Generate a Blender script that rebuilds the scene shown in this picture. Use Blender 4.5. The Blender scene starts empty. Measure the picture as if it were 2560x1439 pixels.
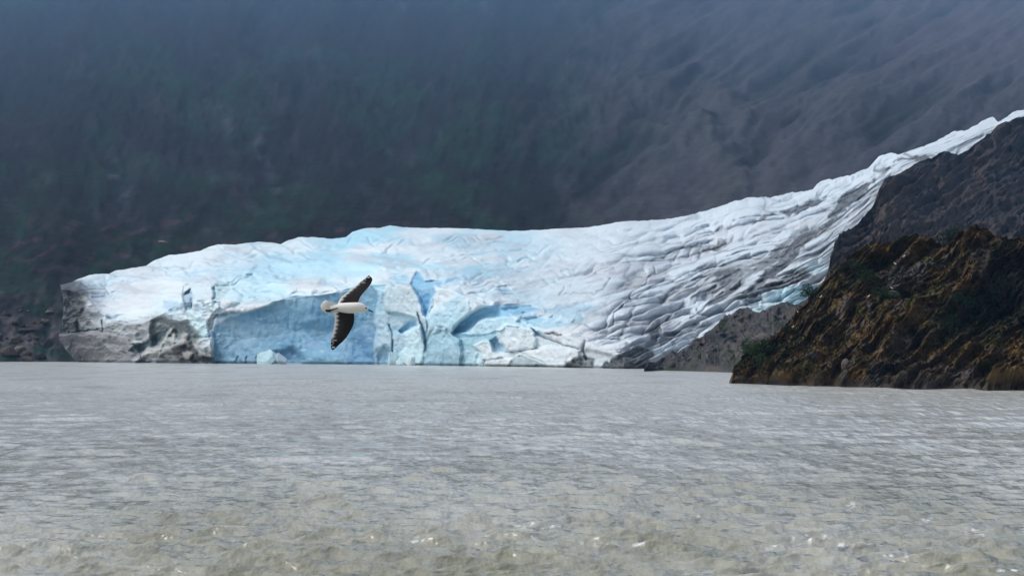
import bpy, math, random
import numpy as np
from mathutils import Vector, Matrix

rng = np.random.default_rng(7)
random.seed(7)
scene = bpy.context.scene
C = scene.collection

# ---------------------------------------------------------------- camera
F = 4777.0            # focal length in photograph pixels (2560 wide)
CAM_H = 5.0
HORIZON = 872.0
TH = math.atan((HORIZON - 719.5) / F)
cam_d = bpy.data.cameras.new('camera')
cam = bpy.data.objects.new('camera', cam_d)
C.objects.link(cam)
cam_d.sensor_width = 36.0
cam_d.lens = 36.0 * F / 2560.0
cam_d.clip_start = 0.5
cam_d.clip_end = 9000.0
cam.location = (0, 0, CAM_H)
cam.rotation_euler = (math.pi / 2 + TH, 0, 0)
scene.camera = cam

# ---------------------------------------------------------------- sky, sun, exposure
SUN_EL, SUN_AZ = math.radians(54), math.radians(-84)     # azimuth from +Y towards +X
world = bpy.data.worlds.new('World')
scene.world = world
world.use_nodes = True
wn = world.node_tree
for n in list(wn.nodes):
    wn.nodes.remove(n)
out = wn.nodes.new('ShaderNodeOutputWorld')
bg = wn.nodes.new('ShaderNodeBackground')
sky = wn.nodes.new('ShaderNodeTexSky')
sky.sky_type = 'NISHITA'
sky.sun_disc = False
sky.sun_elevation = SUN_EL
sky.sun_rotation = SUN_AZ
sky.air_density = 1.0
sky.dust_density = 4.0
sky.ozone_density = 1.0
hsv = wn.nodes.new('ShaderNodeHueSaturation')
hsv.inputs['Saturation'].default_value = 0.46
wn.links.new(sky.outputs[0], hsv.inputs['Color'])
wn.links.new(hsv.outputs[0], bg.inputs['Color'])
wn.links.new(bg.outputs[0], out.inputs['Surface'])
bg.inputs['Strength'].default_value = 0.15

sun_d = bpy.data.lights.new('sun', 'SUN')
sun_d.energy = 1.1
sun_d.angle = math.radians(22)
sun_d.color = (1.0, 0.96, 0.90)
sun = bpy.data.objects.new('sun', sun_d)
C.objects.link(sun)
sdir = Vector((math.sin(SUN_AZ) * math.cos(SUN_EL), math.cos(SUN_AZ) * math.cos(SUN_EL), math.sin(SUN_EL)))
sun.rotation_euler = sdir.to_track_quat('Z', 'Y').to_euler()
sun.location = (0, 0, 300)

scene.view_settings.view_transform = 'Standard'
scene.view_settings.look = 'None'
scene.view_settings.exposure = 0.32
scene.view_settings.gamma = 1.0
scene.view_settings.use_curve_mapping = False
scene.cycles.max_bounces = 6
scene.cycles.volume_bounces = 0

# ---------------------------------------------------------------- helpers
cT, sT = math.cos(TH), math.sin(TH)

def at(px, py, D):
    """photo pixel + distance along +Y -> world xyz arrays"""
    px, py, D = np.broadcast_arrays(np.asarray(px, float), np.asarray(py, float), np.asarray(D, float))
    dx = (px - 1280.0) / F
    dy = (719.5 - py) / F
    k = D / (cT - dy * sT)
    return np.stack([dx * k, D, CAM_H + k * (sT + dy * cT)], -1)

def proj(P):
    x, y, z = P[..., 0], P[..., 1], P[..., 2] - CAM_H
    d = y * cT + z * sT
    v = -y * sT + z * cT
    return 1280 + F * x / d, 719.5 - F * v / d

def water_D(py):
    dy = (719.5 - np.asarray(py, float)) / F
    return -CAM_H * (cT - dy * sT) / (sT + dy * cT)

_perm = np.random.default_rng(3).permutation(256)
_perm = np.concatenate([_perm, _perm, _perm])
_g = np.random.default_rng(5).normal(size=(256, 3))
_g /= np.linalg.norm(_g, axis=1)[:, None]

def perlin(x, y, z=0.0):
    x, y, z = np.broadcast_arrays(np.asarray(x, float), np.asarray(y, float), np.asarray(z, float))
    xi, yi, zi = np.floor(x), np.floor(y), np.floor(z)
    xf, yf, zf = x - xi, y - yi, z - zi
    xi = xi.astype(np.int64) & 255; yi = yi.astype(np.int64) & 255; zi = zi.astype(np.int64) & 255
    u = xf * xf * xf * (xf * (xf * 6 - 15) + 10)
    v = yf * yf * yf * (yf * (yf * 6 - 15) + 10)
    w = zf * zf * zf * (zf * (zf * 6 - 15) + 10)
    def gr(a, b, c):
        h = _perm[_perm[_perm[(xi + a) & 255] + ((yi + b) & 255)] + ((zi + c) & 255)]
        g = _g[h]
        return g[..., 0] * (xf - a) + g[..., 1] * (yf - b) + g[..., 2] * (zf - c)
    def lerp(a, b, t): return a + (b - a) * t
    r = lerp(lerp(lerp(gr(0,0,0), gr(1,0,0), u), lerp(gr(0,1,0), gr(1,1,0), u), v),
             lerp(lerp(gr(0,0,1), gr(1,0,1), u), lerp(gr(0,1,1), gr(1,1,1), u), v), w)
    return r * 1.6

def fbm(x, y, z=0.0, oct=4, gain=0.5, lac=2.03):
    s = 0; a = 1.0; f = 1.0
    for i in range(oct):
        s = s + a * perlin(x * f + 17.3 * i, y * f - 9.1 * i, z * f + 3.7 * i)
        a *= gain; f *= lac
    return s

def ridged(x, y, z=0.0, oct=4, gain=0.5, lac=2.1):
    s = 0; a = 1.0; f = 1.0
    for i in range(oct):
        s = s + a * (1 - 2 * np.abs(perlin(x * f + 11.3 * i, y * f + 5.1 * i, z * f - 4.7 * i)))
        a *= gain; f *= lac
    return s

def sstep(a, b, x):
    t = np.clip((x - a) / (b - a + 1e-9), 0, 1)
    return t * t * (3 - 2 * t)

def interp(pts, x):
    pts = sorted(pts)
    return np.interp(x, [p[0] for p in pts], [p[1] for p in pts])

def R(x0, y0, s, *pts):
    return [(x0 + a * s, y0 + b * s) for a, b in pts]
def R1(*p): return R(0, 560, .2734, *p)
def R2(*p): return R(500, 560, .2734, *p)
def R3(*p): return R(1000, 560, .2734, *p)
def R4(*p): return R(1500, 560, .2734, *p)
def R5(*p): return R(1760, 240, .3127, *p)
def R6(*p): return R(1780, 560, .3058, *p)
def R8(*p): return R(940, 660, .1807, *p)
def R9(*p): return R(380, 680, .1633, *p)
def R10(*p): return R(1600, 700, .1668, *p)

def seg_dist(px, py, pts, closed=False):
    d = np.full(px.shape, 1e9)
    n = len(pts)
    for i in range(n if closed else n - 1):
        ax, ay = pts[i]; bx, by = pts[(i + 1) % n]
        vx, vy = bx - ax, by - ay
        t = np.clip(((px - ax) * vx + (py - ay) * vy) / (vx * vx + vy * vy + 1e-9), 0, 1)
        d = np.minimum(d, (px - ax - t * vx) ** 2 + (py - ay - t * vy) ** 2)
    return np.sqrt(d)

def inside(px, py, pts):
    r = np.zeros(px.shape, bool)
    n = len(pts)
    for i in range(n):
        ax, ay = pts[i]; bx, by = pts[(i + 1) % n]
        if ay == by: continue
        c = ((ay > py) != (by > py)) & (px < (bx - ax) * (py - ay) / (by - ay) + ax)
        r ^= c
    return r

def poly_mask(px, py, pts, soft):
    """0..1 mask of a polygon with soft edge, and the distance inside it"""
    m = np.zeros(px.shape); din = np.zeros(px.shape)
    xs = [p[0] for p in pts]; ys = [p[1] for p in pts]
    sel = (px > min(xs) - soft) & (px < max(xs) + soft) & (py > min(ys) - soft) & (py < max(ys) + soft)
    if not sel.any(): return m, din
    a, b = px[sel], py[sel]
    d = seg_dist(a, b, pts, True)
    s = np.where(inside(a, b, pts), d, -d)
    m[sel] = sstep(-soft, soft, s)
    din[sel] = np.maximum(s, 0)
    return m, din

def line_mask(px, py, pts, width):
    m = np.zeros(px.shape)
    xs = [p[0] for p in pts]; ys = [p[1] for p in pts]
    sel = (px > min(xs) - width) & (px < max(xs) + width) & (py > min(ys) - width) & (py < max(ys) + width)
    if not sel.any(): return m
    d = seg_dist(px[sel], py[sel], pts)
    m[sel] = 1 - sstep(0, width, d)
    return m

def mixc(col, c, w):
    return col + (np.asarray(c, float) - col) * w[..., None]

def normals(P):
    du = np.gradient(P, axis=1); dv = np.gradient(P, axis=0)
    n = np.cross(du, dv)
    n /= np.linalg.norm(n, axis=-1)[..., None] + 1e-9
    flip = np.sign((n * (np.array([0, 0, CAM_H]) - P)).sum(-1))
    flip[flip == 0] = 1
    return n * flip[..., None]

def mesh_obj(name, V, Fq, mat=None, col=None, parent=None, smooth=True):
    me = bpy.data.meshes.new(name)
    V = np.asarray(V, np.float32).reshape(-1, 3)
    if isinstance(Fq, np.ndarray):
        n, k = Fq.shape
        me.vertices.add(len(V)); me.vertices.foreach_set('co', V.ravel())
        me.loops.add(n * k); me.loops.foreach_set('vertex_index', Fq.astype(np.int32).ravel())
        me.polygons.add(n)
        me.polygons.foreach_set('loop_start', np.arange(0, n * k, k, dtype=np.int32))
        me.polygons.foreach_set('loop_total', np.full(n, k, np.int32))
        me.update(calc_edges=True)
    else:
        me.from_pydata(V.tolist(), [], Fq)
    if col is not None:
        a = me.color_attributes.new('Col', 'FLOAT_COLOR', 'POINT')
        c4 = np.ones((len(V), 4), np.float32); c4[:, :3] = np.clip(np.asarray(col, np.float32).reshape(-1, 3), 0, 1)
        a.data.foreach_set('color', c4.ravel())
    if smooth:
        me.polygons.foreach_set('use_smooth', np.ones(len(me.polygons), bool))
    me.validate()
    o = bpy.data.objects.new(name, me)
    C.objects.link(o)
    if mat is not None: me.materials.append(mat)
    if parent is not None: o.parent = parent
    return o

def grid_faces(r, c):
    i = np.arange(r * c).reshape(r, c)
    return np.stack([i[:-1, :-1], i[:-1, 1:], i[1:, 1:], i[1:, :-1]], -1).reshape(-1, 4)

def tag(o, label=None, cat=None, group=None, kind=None):
    if label: o['label'] = label
    if cat: o['category'] = cat
    if group: o['group'] = group
    if kind: o['kind'] = kind
    return o

def empty(name, loc):
    o = bpy.data.objects.new(name, None)
    o.location = loc; o.empty_display_size = 0.1
    C.objects.link(o)
    return o

def vcol_mat(name, rough=0.8, spec=0.3, grain=0.25, gscale=1.0, bump=0.3, bscale=2.0, bdist=0.1, detail=8):
    """colour from the mesh attribute, with procedural grain and fine relief"""
    m = bpy.data.materials.new(name); m.use_nodes = True
    nt = m.node_tree; b = nt.nodes['Principled BSDF']
    at_ = nt.nodes.new('ShaderNodeAttribute'); at_.attribute_name = 'Col'
    tc = nt.nodes.new('ShaderNodeTexCoord')
    nz = nt.nodes.new('ShaderNodeTexNoise'); nz.inputs['Scale'].default_value = gscale; nz.inputs['Detail'].default_value = detail
    nz.inputs['Roughness'].default_value = 0.65
    nt.links.new(tc.outputs['Object'], nz.inputs['Vector'])
    mr = nt.nodes.new('ShaderNodeMapRange')
    mr.inputs['From Min'].default_value = 0.25; mr.inputs['From Max'].default_value = 0.75
    mr.inputs['To Min'].default_value = 1 - grain; mr.inputs['To Max'].default_value = 1 + grain * 0.8
    nt.links.new(nz.outputs['Fac'], mr.inputs['Value'])
    mx = nt.nodes.new('ShaderNodeVectorMath'); mx.operation = 'SCALE'
    nt.links.new(at_.outputs['Color'], mx.inputs[0]); nt.links.new(mr.outputs[0], mx.inputs['Scale'])
    nt.links.new(mx.outputs[0], b.inputs['Base Color'])
    b.inputs['Roughness'].default_value = rough
    b.inputs['Specular IOR Level'].default_value = spec
    if bump:
        n2 = nt.nodes.new('ShaderNodeTexNoise'); n2.inputs['Scale'].default_value = bscale; n2.inputs['Detail'].default_value = detail
        nt.links.new(tc.outputs['Object'], n2.inputs['Vector'])
        bp = nt.nodes.new('ShaderNodeBump'); bp.inputs['Strength'].default_value = bump; bp.inputs['Distance'].default_value = bdist
        nt.links.new(n2.outputs['Fac'], bp.inputs['Height'])
        nt.links.new(bp.outputs[0], b.inputs['Normal'])
    return m

M_ice = vcol_mat('glacier_ice', rough=0.55, spec=0.3, grain=0.10, gscale=0.35, bump=0.35, bscale=0.6, bdist=0.5)
M_rock = vcol_mat('mossy_rock', rough=0.9, spec=0.12, grain=0.28, gscale=0.9, bump=0.5, bscale=1.2, bdist=0.4)
M_cliff = vcol_mat('dark_rock', rough=0.9, spec=0.15, grain=0.5, gscale=0.4, bump=0.7, bscale=0.5, bdist=1.2)
M_mount = vcol_mat('mountain_side', rough=0.95, spec=0.1, grain=0.35, gscale=0.05, bump=0.3, bscale=0.06, bdist=6)
M_leaf = vcol_mat('foliage', rough=0.8, spec=0.15, grain=0.3, gscale=3, bump=0)
M_feather = vcol_mat('feathers', rough=0.75, spec=0.2, grain=0.06, gscale=60, bump=0.15, bscale=150, bdist=0.003)
M_water = bpy.data.materials.new('silty_water')

# ---------------------------------------------------------------- lake
def build_lake():
    ys = np.concatenate([np.arange(905.0, 935, 2.5), np.arange(935, 1100, 1.0), np.arange(1100, 1475, 1.3)])
    Ds = water_D(ys)[::-1]                                       # near to far
    Ds = np.concatenate([[2, 8, 16, 24, 30], Ds, [800, 1000, 1600]])
    a = np.concatenate([[-6, -3, -1.5, -0.8, -0.5], np.linspace(-0.31, 0.31, 1000), [0.5, 0.8, 1.5, 3, 6]])
    A, D = np.meshgrid(a, Ds)
    X = A * D; Y = D.copy(); Z = np.zeros_like(X)
    row_sp = np.gradient(Ds)[:, None]
    r = np.random.default_rng(21)
    amp_mod = 0.75 + 0.55 * fbm(X / 14, Y / 30, 3.3, 3) + 0.6 * sstep(75, 45, D)
    amp_mod = np.clip(amp_mod, 0.12, 1.9)
    dX = np.zeros_like(X); dY = np.zeros_like(X)
    for i in range(80):
        lam = 0.24 * (2.0 / 0.24) ** r.random()
        th = math.radians(r.normal(-80, 30))
        k = 2 * math.pi / lam
        kx, ky = k * math.cos(th), k * math.sin(th)
        am = 0.0066 * lam ** 0.95 * r.uniform(0.5, 1.3)
        fade = sstep(1.6, 3.2, lam / row_sp)
        ph = kx * X + ky * Y + r.uniform(0, 6.28)
        c = np.cos(ph) * fade * am * amp_mod
        s = np.sin(ph) * fade * am * amp_mod
        Z += c
        dX -= 0.75 * s * math.cos(th); dY -= 0.75 * s * math.sin(th)
    for i in range(34):                                          # longer, low waves that still show far out
        lam = 2.6 * (11.0 / 2.6) ** r.random()
        th = math.radians(r.normal(-84, 22))
        k = 2 * math.pi / lam
        ph = k * math.cos(th) * X + k * math.sin(th) * Y + r.uniform(0, 6.28)
        Z += np.cos(ph) * sstep(1.5, 3.0, lam / row_sp) * 0.0034 * lam * r.uniform(0.5, 1.2) * (0.45 + 0.55 * sstep(60, 140, D))
    # standing humps of the current in the nearest water
    hump = np.maximum(fbm(X / 1.7, Y / 1.9, 8.1, 3) - 0.25, 0) * sstep(100, 55, D)
    Z += hump * 0.09 * (row_sp < 1.2)
    X2 = X + dX; Y2 = Y + dY
    inframe = (np.abs(A) < 0.32)
    X2 = np.where(inframe, X2, X); Y2 = np.where(inframe, Y2, Y); Z = np.where(inframe, Z, Z * 0)
    P = np.stack([X2, Y2, Z], -1)
    col = np.zeros(P.shape) + np.array([0.50, 0.51, 0.48])
    col = mixc(col, (0.26, 0.26, 0.20), np.clip(fbm(X / 10, Y / 25, 1.7, 3) * 0.5 + 0.75 * sstep(130, 50, D), 0, 1))
    px, py = proj(P)
    # foam on breaking crests
    foam = np.zeros_like(X)
    for (fx, fy, rx, ry) in [(612, 1350, 34, 11), (1040, 1348, 22, 7), (1330, 1345, 30, 8), (1490, 1358, 46, 10), (1600, 1360, 22, 7),
                             (1345, 1312, 60, 10), (2030, 1345, 60, 12), (2120, 1362, 50, 8), (1712, 1432, 22, 10), (2440, 1330, 60, 12),
                             (2230, 1385, 50, 7), (2140, 1262, 30, 6), (1930, 1365, 30, 8), (2320, 1300, 24, 6), (185, 1388, 18, 4),
                             (2520, 1425, 30, 8), (1755, 1292, 14, 5)]:
        q = ((px - fx) / rx) ** 2 + ((py - fy) / ry) ** 2
        foam = np.maximum(foam, sstep(1.3, 0.2, q))
    fn = fbm(X * 4.5, Y * 2.4, 5.0, 4)
    foam = np.clip(foam * sstep(0.15, 0.6, fn) * 1.2, 0, 1)
    foam[D < 31] = 0
    col = mixc(col, (0.78, 0.78, 0.75), foam)
    o = mesh_obj('lake', P, grid_faces(*X.shape), M_water, col)
    tag(o, kind='structure')
    m = M_water; m.use_nodes = True
    nt = m.node_tree; b = nt.nodes['Principled BSDF']
    at_ = nt.nodes.new('ShaderNodeAttribute'); at_.attribute_name = 'Col'
    nt.links.new(at_.outputs['Color'], b.inputs['Base Color'])
    sx = nt.nodes.new('ShaderNodeSeparateXYZ'); rr = nt.nodes.new('ShaderNodeMapRange')
    rr.inputs['From Min'].default_value = 60; rr.inputs['From Max'].default_value = 260
    rr.inputs['To Min'].default_value = 0.10; rr.inputs['To Max'].default_value = 0.26
    tc0 = nt.nodes.new('ShaderNodeTexCoord')
    nt.links.new(tc0.outputs['Object'], sx.inputs[0]); nt.links.new(sx.outputs['Y'], rr.inputs['Value']); nt.links.new(rr.outputs[0], b.inputs['Roughness'])
    b.inputs['IOR'].default_value = 1.36
    tc = nt.nodes.new('ShaderNodeTexCoord')
    def nz(scale, sx, sy, det):
        mp = nt.nodes.new('ShaderNodeMapping'); mp.inputs['Scale'].default_value = (sx, sy, 1)
        n = nt.nodes.new('ShaderNodeTexNoise'); n.inputs['Scale'].default_value = scale; n.inputs['Detail'].default_value = det
        nt.links.new(tc.outputs['Object'], mp.inputs['Vector']); nt.links.new(mp.outputs[0], n.inputs['Vector'])
        return n
    n1 = nz(1.0, 0.75, 0.24, 4); n2 = nz(2.6, 0.8, 1.0, 4)
    b1 = nt.nodes.new('ShaderNodeBump'); b1.inputs['Strength'].default_value = 0.8; b1.inputs['Distance'].default_value = 0.7
    b2 = nt.nodes.new('ShaderNodeBump'); b2.inputs['Strength'].default_value = 0.5; b2.inputs['Distance'].default_value = 0.05
    nt.links.new(n1.outputs['Fac'], b1.inputs['Height']); nt.links.new(n2.outputs['Fac'], b2.inputs['Height'])
    nt.links.new(b1.outputs[0], b2.inputs['Normal']); nt.links.new(b2.outputs[0], b.inputs['Normal'])
    return o
build_lake()

# ---------------------------------------------------------------- mountain behind
def build_mountain():
    px1 = np.arange(-520, 3081, 5.0)
    py1 = np.concatenate([[925], np.arange(905, 560, -3.5), np.arange(560, -230, -4.5)])
    PX, PY = np.meshgrid(px1, py1)
    fr = np.clip((905 - PY) / 905, -0.02, 2)
    D = 752 + 620 * np.sign(fr) * np.abs(fr) + 4500 * np.clip(fr, 0, 2) ** 3.6
    D = D - 10 * (PY > 910) * 0
    side = fbm(PX / 420, PY / 600, 0.5, 3)
    D = D * (1 + 0.06 * side * sstep(0.05, 0.3, fr))
    P = at(PX, PY, D)
    N = normals(P)
    right = sstep(1250, 1800, PX)
    # left: steep bushy gullies; right: slabs dipping down to the left
    gul = ridged((PX + PY * 0.35) / 210, PY / 420, 1.3, 4)
    big = ridged((PX * 0.85 - PY * 0.52) / 620, (PX * 0.52 + PY * 0.85) / 150, 12.1, 3)
    ua = PX * 0.85 - PY * 0.52; ub = PX * 0.52 + PY * 0.85
    slab = ridged(ua / 190, ub / 40, 2.1, 5, 0.6)
    arch = np.hypot((PX - 1620) / 1.5, PY - 470)
    rings = np.sin(arch / 17 + fbm(PX / 90, PY / 90, 4, 3) * 2) * np.exp(-((arch - 170) / 90) ** 2)
    fine = fbm(PX / 26, PY / 22, 7.7, 4)
    low = sstep(0.26, 0.05, fr)
    h = (1 - right) * (16 * gul + 5 * fine) + right * (22 * big + 5 * slab + 2 * fine + 12 * rings)
    h = h * (1 - low) + low * (2.2 * ridged(PX / 40, PY / 22, 3.3, 4) + 2.0 * fbm(PX / 12, PY / 9, 1.1, 3))
    h *= 0.7 * sstep(0.0, 0.02, fr) * (0.25 + 0.75 * sstep(0.42, 0.75, fr) + 0.5 * low)
    P = P + N * h[..., None]
    P[0, :, 2] = -3
    col = np.zeros(P.shape) + np.array([0.020, 0.030, 0.030])
    veg = sstep(-0.1, 0.45, fbm(PX / 170, PY / 120, 6.6, 5, 0.6))
    col = mixc(col, (0.018, 0.10, 0.045), veg * (1 - 0.6 * right) * 0.8)
    rk = sstep(0.05, 0.6, fbm(PX / 60, PY / 60, 9.6, 4))
    col = mixc(col, (0.16, 0.13, 0.15), rk * (0.35 + 0.5 * right))
    col = mixc(col, (0.34, 0.31, 0.30), right * sstep(0.1, 1.3, 0.3 * slab + 0.9 * big) * 0.85)
    col = mixc(col, (0.30, 0.28, 0.24), right * sstep(0.2, 0.9, rings) * 0.6)
    pink = sstep(1900, 2500, PX) * sstep(330, 40, PY)
    col = mixc(col, (0.50, 0.38, 0.35), pink * sstep(-0.2, 0.8, slab) * 0.85)
    brown = low * sstep(640, 760, PY)
    bro = np.array([0.24, 0.19, 0.17])[None, None] * (0.75 + 0.5 * fbm(PX / 18, PY / 14, 2.2, 4))[..., None]
    col = col + (bro - col) * (brown * sstep(-0.5, 0.4, fbm(PX / 45, PY / 30, 8, 3)))[..., None]
    col = mixc(col, (0.24, 0.12, 0.12), sstep(520, 600, PY) * sstep(720, 660, PY) * sstep(0.25, 0.6, fbm(PX / 50, PY / 20, 3, 3)) * 0.7)
    for x, y, w in [(225, 200, 10), (570, 330, 12), (660, 410, 16), (300, 455, 26), (1010, 30, 8), (1215, 30, 12), (690, 470, 14), (270, 425, 14)]:
        col = mixc(col, (0.40, 0.40, 0.44), np.exp(-(((PX - x - (PY - y) * 0.35) / w) ** 2 + ((PY - y) / (w * 2.0)) ** 2)) * 0.6 * sstep(-.3, .5, fine))
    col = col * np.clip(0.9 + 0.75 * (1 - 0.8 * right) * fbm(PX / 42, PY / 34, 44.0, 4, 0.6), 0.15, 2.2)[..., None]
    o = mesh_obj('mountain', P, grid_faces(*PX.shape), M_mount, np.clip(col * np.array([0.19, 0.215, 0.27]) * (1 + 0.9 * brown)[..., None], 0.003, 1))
    tag(o, kind='structure')
    return P, PX, PY, o
MP, MPX, MPY, mountain = build_mountain()

# ---------------------------------------------------------------- glacier
CREST = [(-60, 720), (118, 712), (150, 706), (168, 697), (190, 690), (220, 684), (260, 684), (280, 676), (320, 671), (365, 664),
         (390, 648), (420, 638), (470, 632), (500, 627), (520, 617), (545, 611), (590, 611), (625, 606), (650, 604), (675, 606), (700, 610), (722, 600),
         (745, 593), (790, 592), (830, 597), (865, 592), (880, 580), (910, 570), (950, 569), (975, 563), (1010, 568), (1060, 570), (1150, 570),
         (1200, 573), (1270, 577), (1300, 576), (1360, 574), (1400, 571), (1460, 569), (1500, 563), (1550, 553), (1600, 551), (1650, 549), (1700, 541),
         (1760, 527), (1830, 505), (1870, 493), (1930, 492), (1980, 480), (2040, 472), (2050, 456), (2065, 448), (2085, 448), (2105, 440), (2130, 438),
         (2160, 424), (2185, 415), (2192, 402), (2207, 387), (2230, 381), (2250, 387), (2270, 379), (2310, 365), (2350, 350), (2385, 330), (2430, 322),
         (2450, 308), (2480, 293), (2494, 305), (2512, 298), (2540, 280), (2560, 274), (2640, 250), (2760, 215)]
EDGE = [(-60, 904), (150, 905), (530, 908), (937, 911), (1300, 916), (1560, 921), (1610, 921), (1650, 910), (1740, 864), (1850, 803), (1950, 778), (2050, 728), (2110, 674), (2160, 614), (2200, 562),
        (2260, 494), (2320, 444), (2400, 410), (2480, 357), (2560, 312), (2760, 260)]
LIP = [(-60, 735), (150, 722), (195, 738), (240, 792), (330, 812), (400, 790), (440, 756), (520, 742), (580, 756), (640, 756), (720, 744), (840, 728), (940, 712), (1065, 716), (1120, 718), (1200, 752),
       (1350, 815), (1500, 862), (1620, 905), (1640, 900)]
D_BOT = [(-60, 752), (150, 742), (530, 663), (937, 612), (1300, 543), (1560, 487), (1620, 490), (1700, 530), (1850, 575), (2000, 600), (2080, 650), (2200, 770), (2300, 890), (2500, 1090), (2760, 1290)]
D_CRE = [(-60, 756), (130, 770), (250, 830), (530, 850), (1000, 850), (1500, 900), (2000, 1040), (2200, 1120), (2300, 1170), (2500, 1330), (2760, 1500)]

WHITE = (0.74, 0.845, 0.885); PALE = (0.56, 0.79, 0.88); BLUE = (0.30, 0.56, 0.74); DEEP = (0.15, 0.42, 0.72)
DIRT = (0.40, 0.41, 0.41); DEB_SHADE = (0.055, 0.060, 0.065); PINK = (0.56, 0.555, 0.58)

def build_glacier():
    px1 = np.arange(118, 2745, 2.2)
    nr = 250
    t1 = np.linspace(0, 1, nr)
    PX, T = np.meshgrid(px1, t1)
    yc = interp(CREST, px1)[None]; yb = interp(EDGE, px1)[None]
    yc = yc + (3.0 * fbm(px1 / 15, px1 * 0, 2.2, 4, 0.6) * sstep(1450, 1850, px1) + 1.2 * fbm(px1 / 24, px1 * 0, 5.2, 3))[None]
    yb2 = yb + 26 * sstep(1610, 1700, px1)[None]                 # dips behind the rock
    PY = yb2 + (yc - yb2) * T
    xl = interp([(690, 156), (706, 142), (712, 141), (745, 160), (800, 158), (832, 166), (836, 130), (845, 136), (870, 160), (895, 187), (910, 204)][::-1], PY) if False else \
        np.interp(PY, [690, 706, 712, 745, 800, 831, 836, 845, 870, 895, 912], [156, 151, 150, 160, 158, 160, 150, 150, 164, 187, 205])
    PX = np.where(PX < 330, xl + (PX - 118) * (330 - xl) / (330 - 118), PX)
    def smooth(a, k):
        w = np.hanning(k); w /= w.sum()
        return np.convolve(np.pad(a, k // 2, mode='edge'), w, 'valid')
    ycs = smooth(yc[0], 81)[None]
    lip = interp(LIP, px1)[None]
    lip = np.where(px1[None] > 1640, yb, lip)
    lip = smooth(lip[0], 45)[None]
    db = interp(D_BOT, px1)[None]; dc = interp(D_CRE, px1)[None]
    u = np.clip((lip - PY) / (lip - ycs), -0.5, 1.15)
    g = np.where(u > 0, 0.30 * u + 0.70 * u ** 2, 0.30 * u)
    D = db + 0.035 * np.clip(yb - PY, -40, np.maximum(yb - lip, 0)) + (dc - db) * np.where(u > 0, g, 0)
    D = D + np.where(u < 0, (dc - db) * 0.15 * u, 0) * sstep(1560, 1720, PX)
    ybt = smooth(np.interp(px1, [1280, 1640, 1740], [1075, 915, 864]), 61)
    ybt = np.where(px1 < 1740, ybt, yb[0])[None]                  # the flow lines run on down-left past the ice front
    tf = (PY - ycs) / (ybt - ycs)                                   # 0 crest .. 1 lower edge: follows the flow
    fan = sstep(1250, 1750, PX)
    face = sstep(-0.02, 0.03, -u) * sstep(1660, 1560, PX)

    col = np.zeros(PX.shape + (3,)) + np.array(WHITE)
    s1 = fbm(PX / 260, tf * 8, 0.4, 4); s2 = fbm(PX / 170, tf * 16, 4.4, 4)
    col = mixc(col, PINK, np.clip(sstep(0.0, 0.8, s1) * 0.55, 0, 1))
    col = mixc(col, (0.66, 0.83, 0.89), sstep(0.1, 0.7, -s2) * 0.55 * (1 - 0.5 * fan))
    mid = sstep(380, 760, PX) * sstep(1500, 1150, PX)
    col = mixc(col, (0.37, 0.69, 0.83), mid * sstep(-0.5, 0.4, fbm(PX / 160, PY / 40, 2.5, 4)) * 0.85)
    col = mixc(col, (0.56, 0.60, 0.64), (1 - fan) * sstep(0.0, 0.6, fbm(PX / 120, PY / 26, 3.5, 4)) * 0.6)

    push = np.zeros_like(PX)                                     # metres, + is away from the viewer
    jx = PX + 7 * fbm(PX / 38, PY / 38, 1.9, 3); jy = PY + 5 * fbm(PX / 38, PY / 38, 6.9, 3)
    edge_n = fbm(PX / 30, PY / 24, 12.9, 4)

    def facet(pts, dp, soft, c=None, cw=1.0, bowl=0.0, bowlw=40.0, jag=True):
        nonlocal push, col
        m, din = poly_mask(jx if jag else PX, jy if jag else PY, pts, soft)
        push += dp * m + bowl * sstep(0, bowlw, din) * m
        if c is not None:
            col = mixc(col, c, m * cw * np.clip(0.93 + 0.3 * edge_n, 0, 1))

    # --- the great blue face and what stands round it
    facet([(534, 915), (533, 806), (540, 786), (579, 781), (637, 776), (678, 762), (719, 741), (746, 738), (795, 739), (842, 728), (883, 714), (937, 712), (943, 730), (941, 800), (937, 915)],
          2.0, 3, (0.19, 0.38, 0.53), 0.97, 4.0, 110)
    facet([(640, 800), (760, 790), (900, 770), (938, 760), (936, 905), (700, 905), (720, 850)], 0, 45, (0.11, 0.31, 0.50), 0.6, 2.0, 60)
    facet([(680, 880), (735, 868), (760, 900), (690, 908)], 3, 8, (0.06, 0.16, 0.30), 0.7)
    facet([(890, 830), (938, 800), (937, 910), (870, 910)], 2, 25, (0.09, 0.22, 0.40), 0.7)
    facet([(540, 784), (600, 762), (660, 757), (700, 745), (680, 762), (637, 776), (579, 781)], -1.5, 5, (0.80, 0.82, 0.85), 0.8)
    facet([(533, 800), (600, 784), (560, 800), (535, 830)], -1, 5, (0.72, 0.84, 0.90), 0.8)
    # back scarp, pale blue
    facet([(617, 692), (640, 668), (700, 657), (780, 655), (850, 652), (905, 662), (960, 672), (900, 690), (820, 700), (720, 694), (650, 690)], 6, 9, (0.52, 0.79, 0.90), 0.85, 4, 25)
    facet([(545, 690), (580, 688), (640, 700), (700, 706), (740, 715), (690, 742), (640, 745), (590, 758), (560, 750), (540, 720)], -1.0, 8, (0.62, 0.85, 0.92), 0.9)
    facet(R9((1010, 120), (1180, 150), (1200, 260), (1130, 360), (1020, 440), (940, 420), (960, 260)), 2, 3, (0.50, 0.66, 0.70), 0.8, 1, 10)
    facet(R9((930, 240), (970, 220), (950, 420), (1010, 460), (960, 470), (920, 380)), 6, 2, (0.18, 0.42, 0.52), 0.9)
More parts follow.
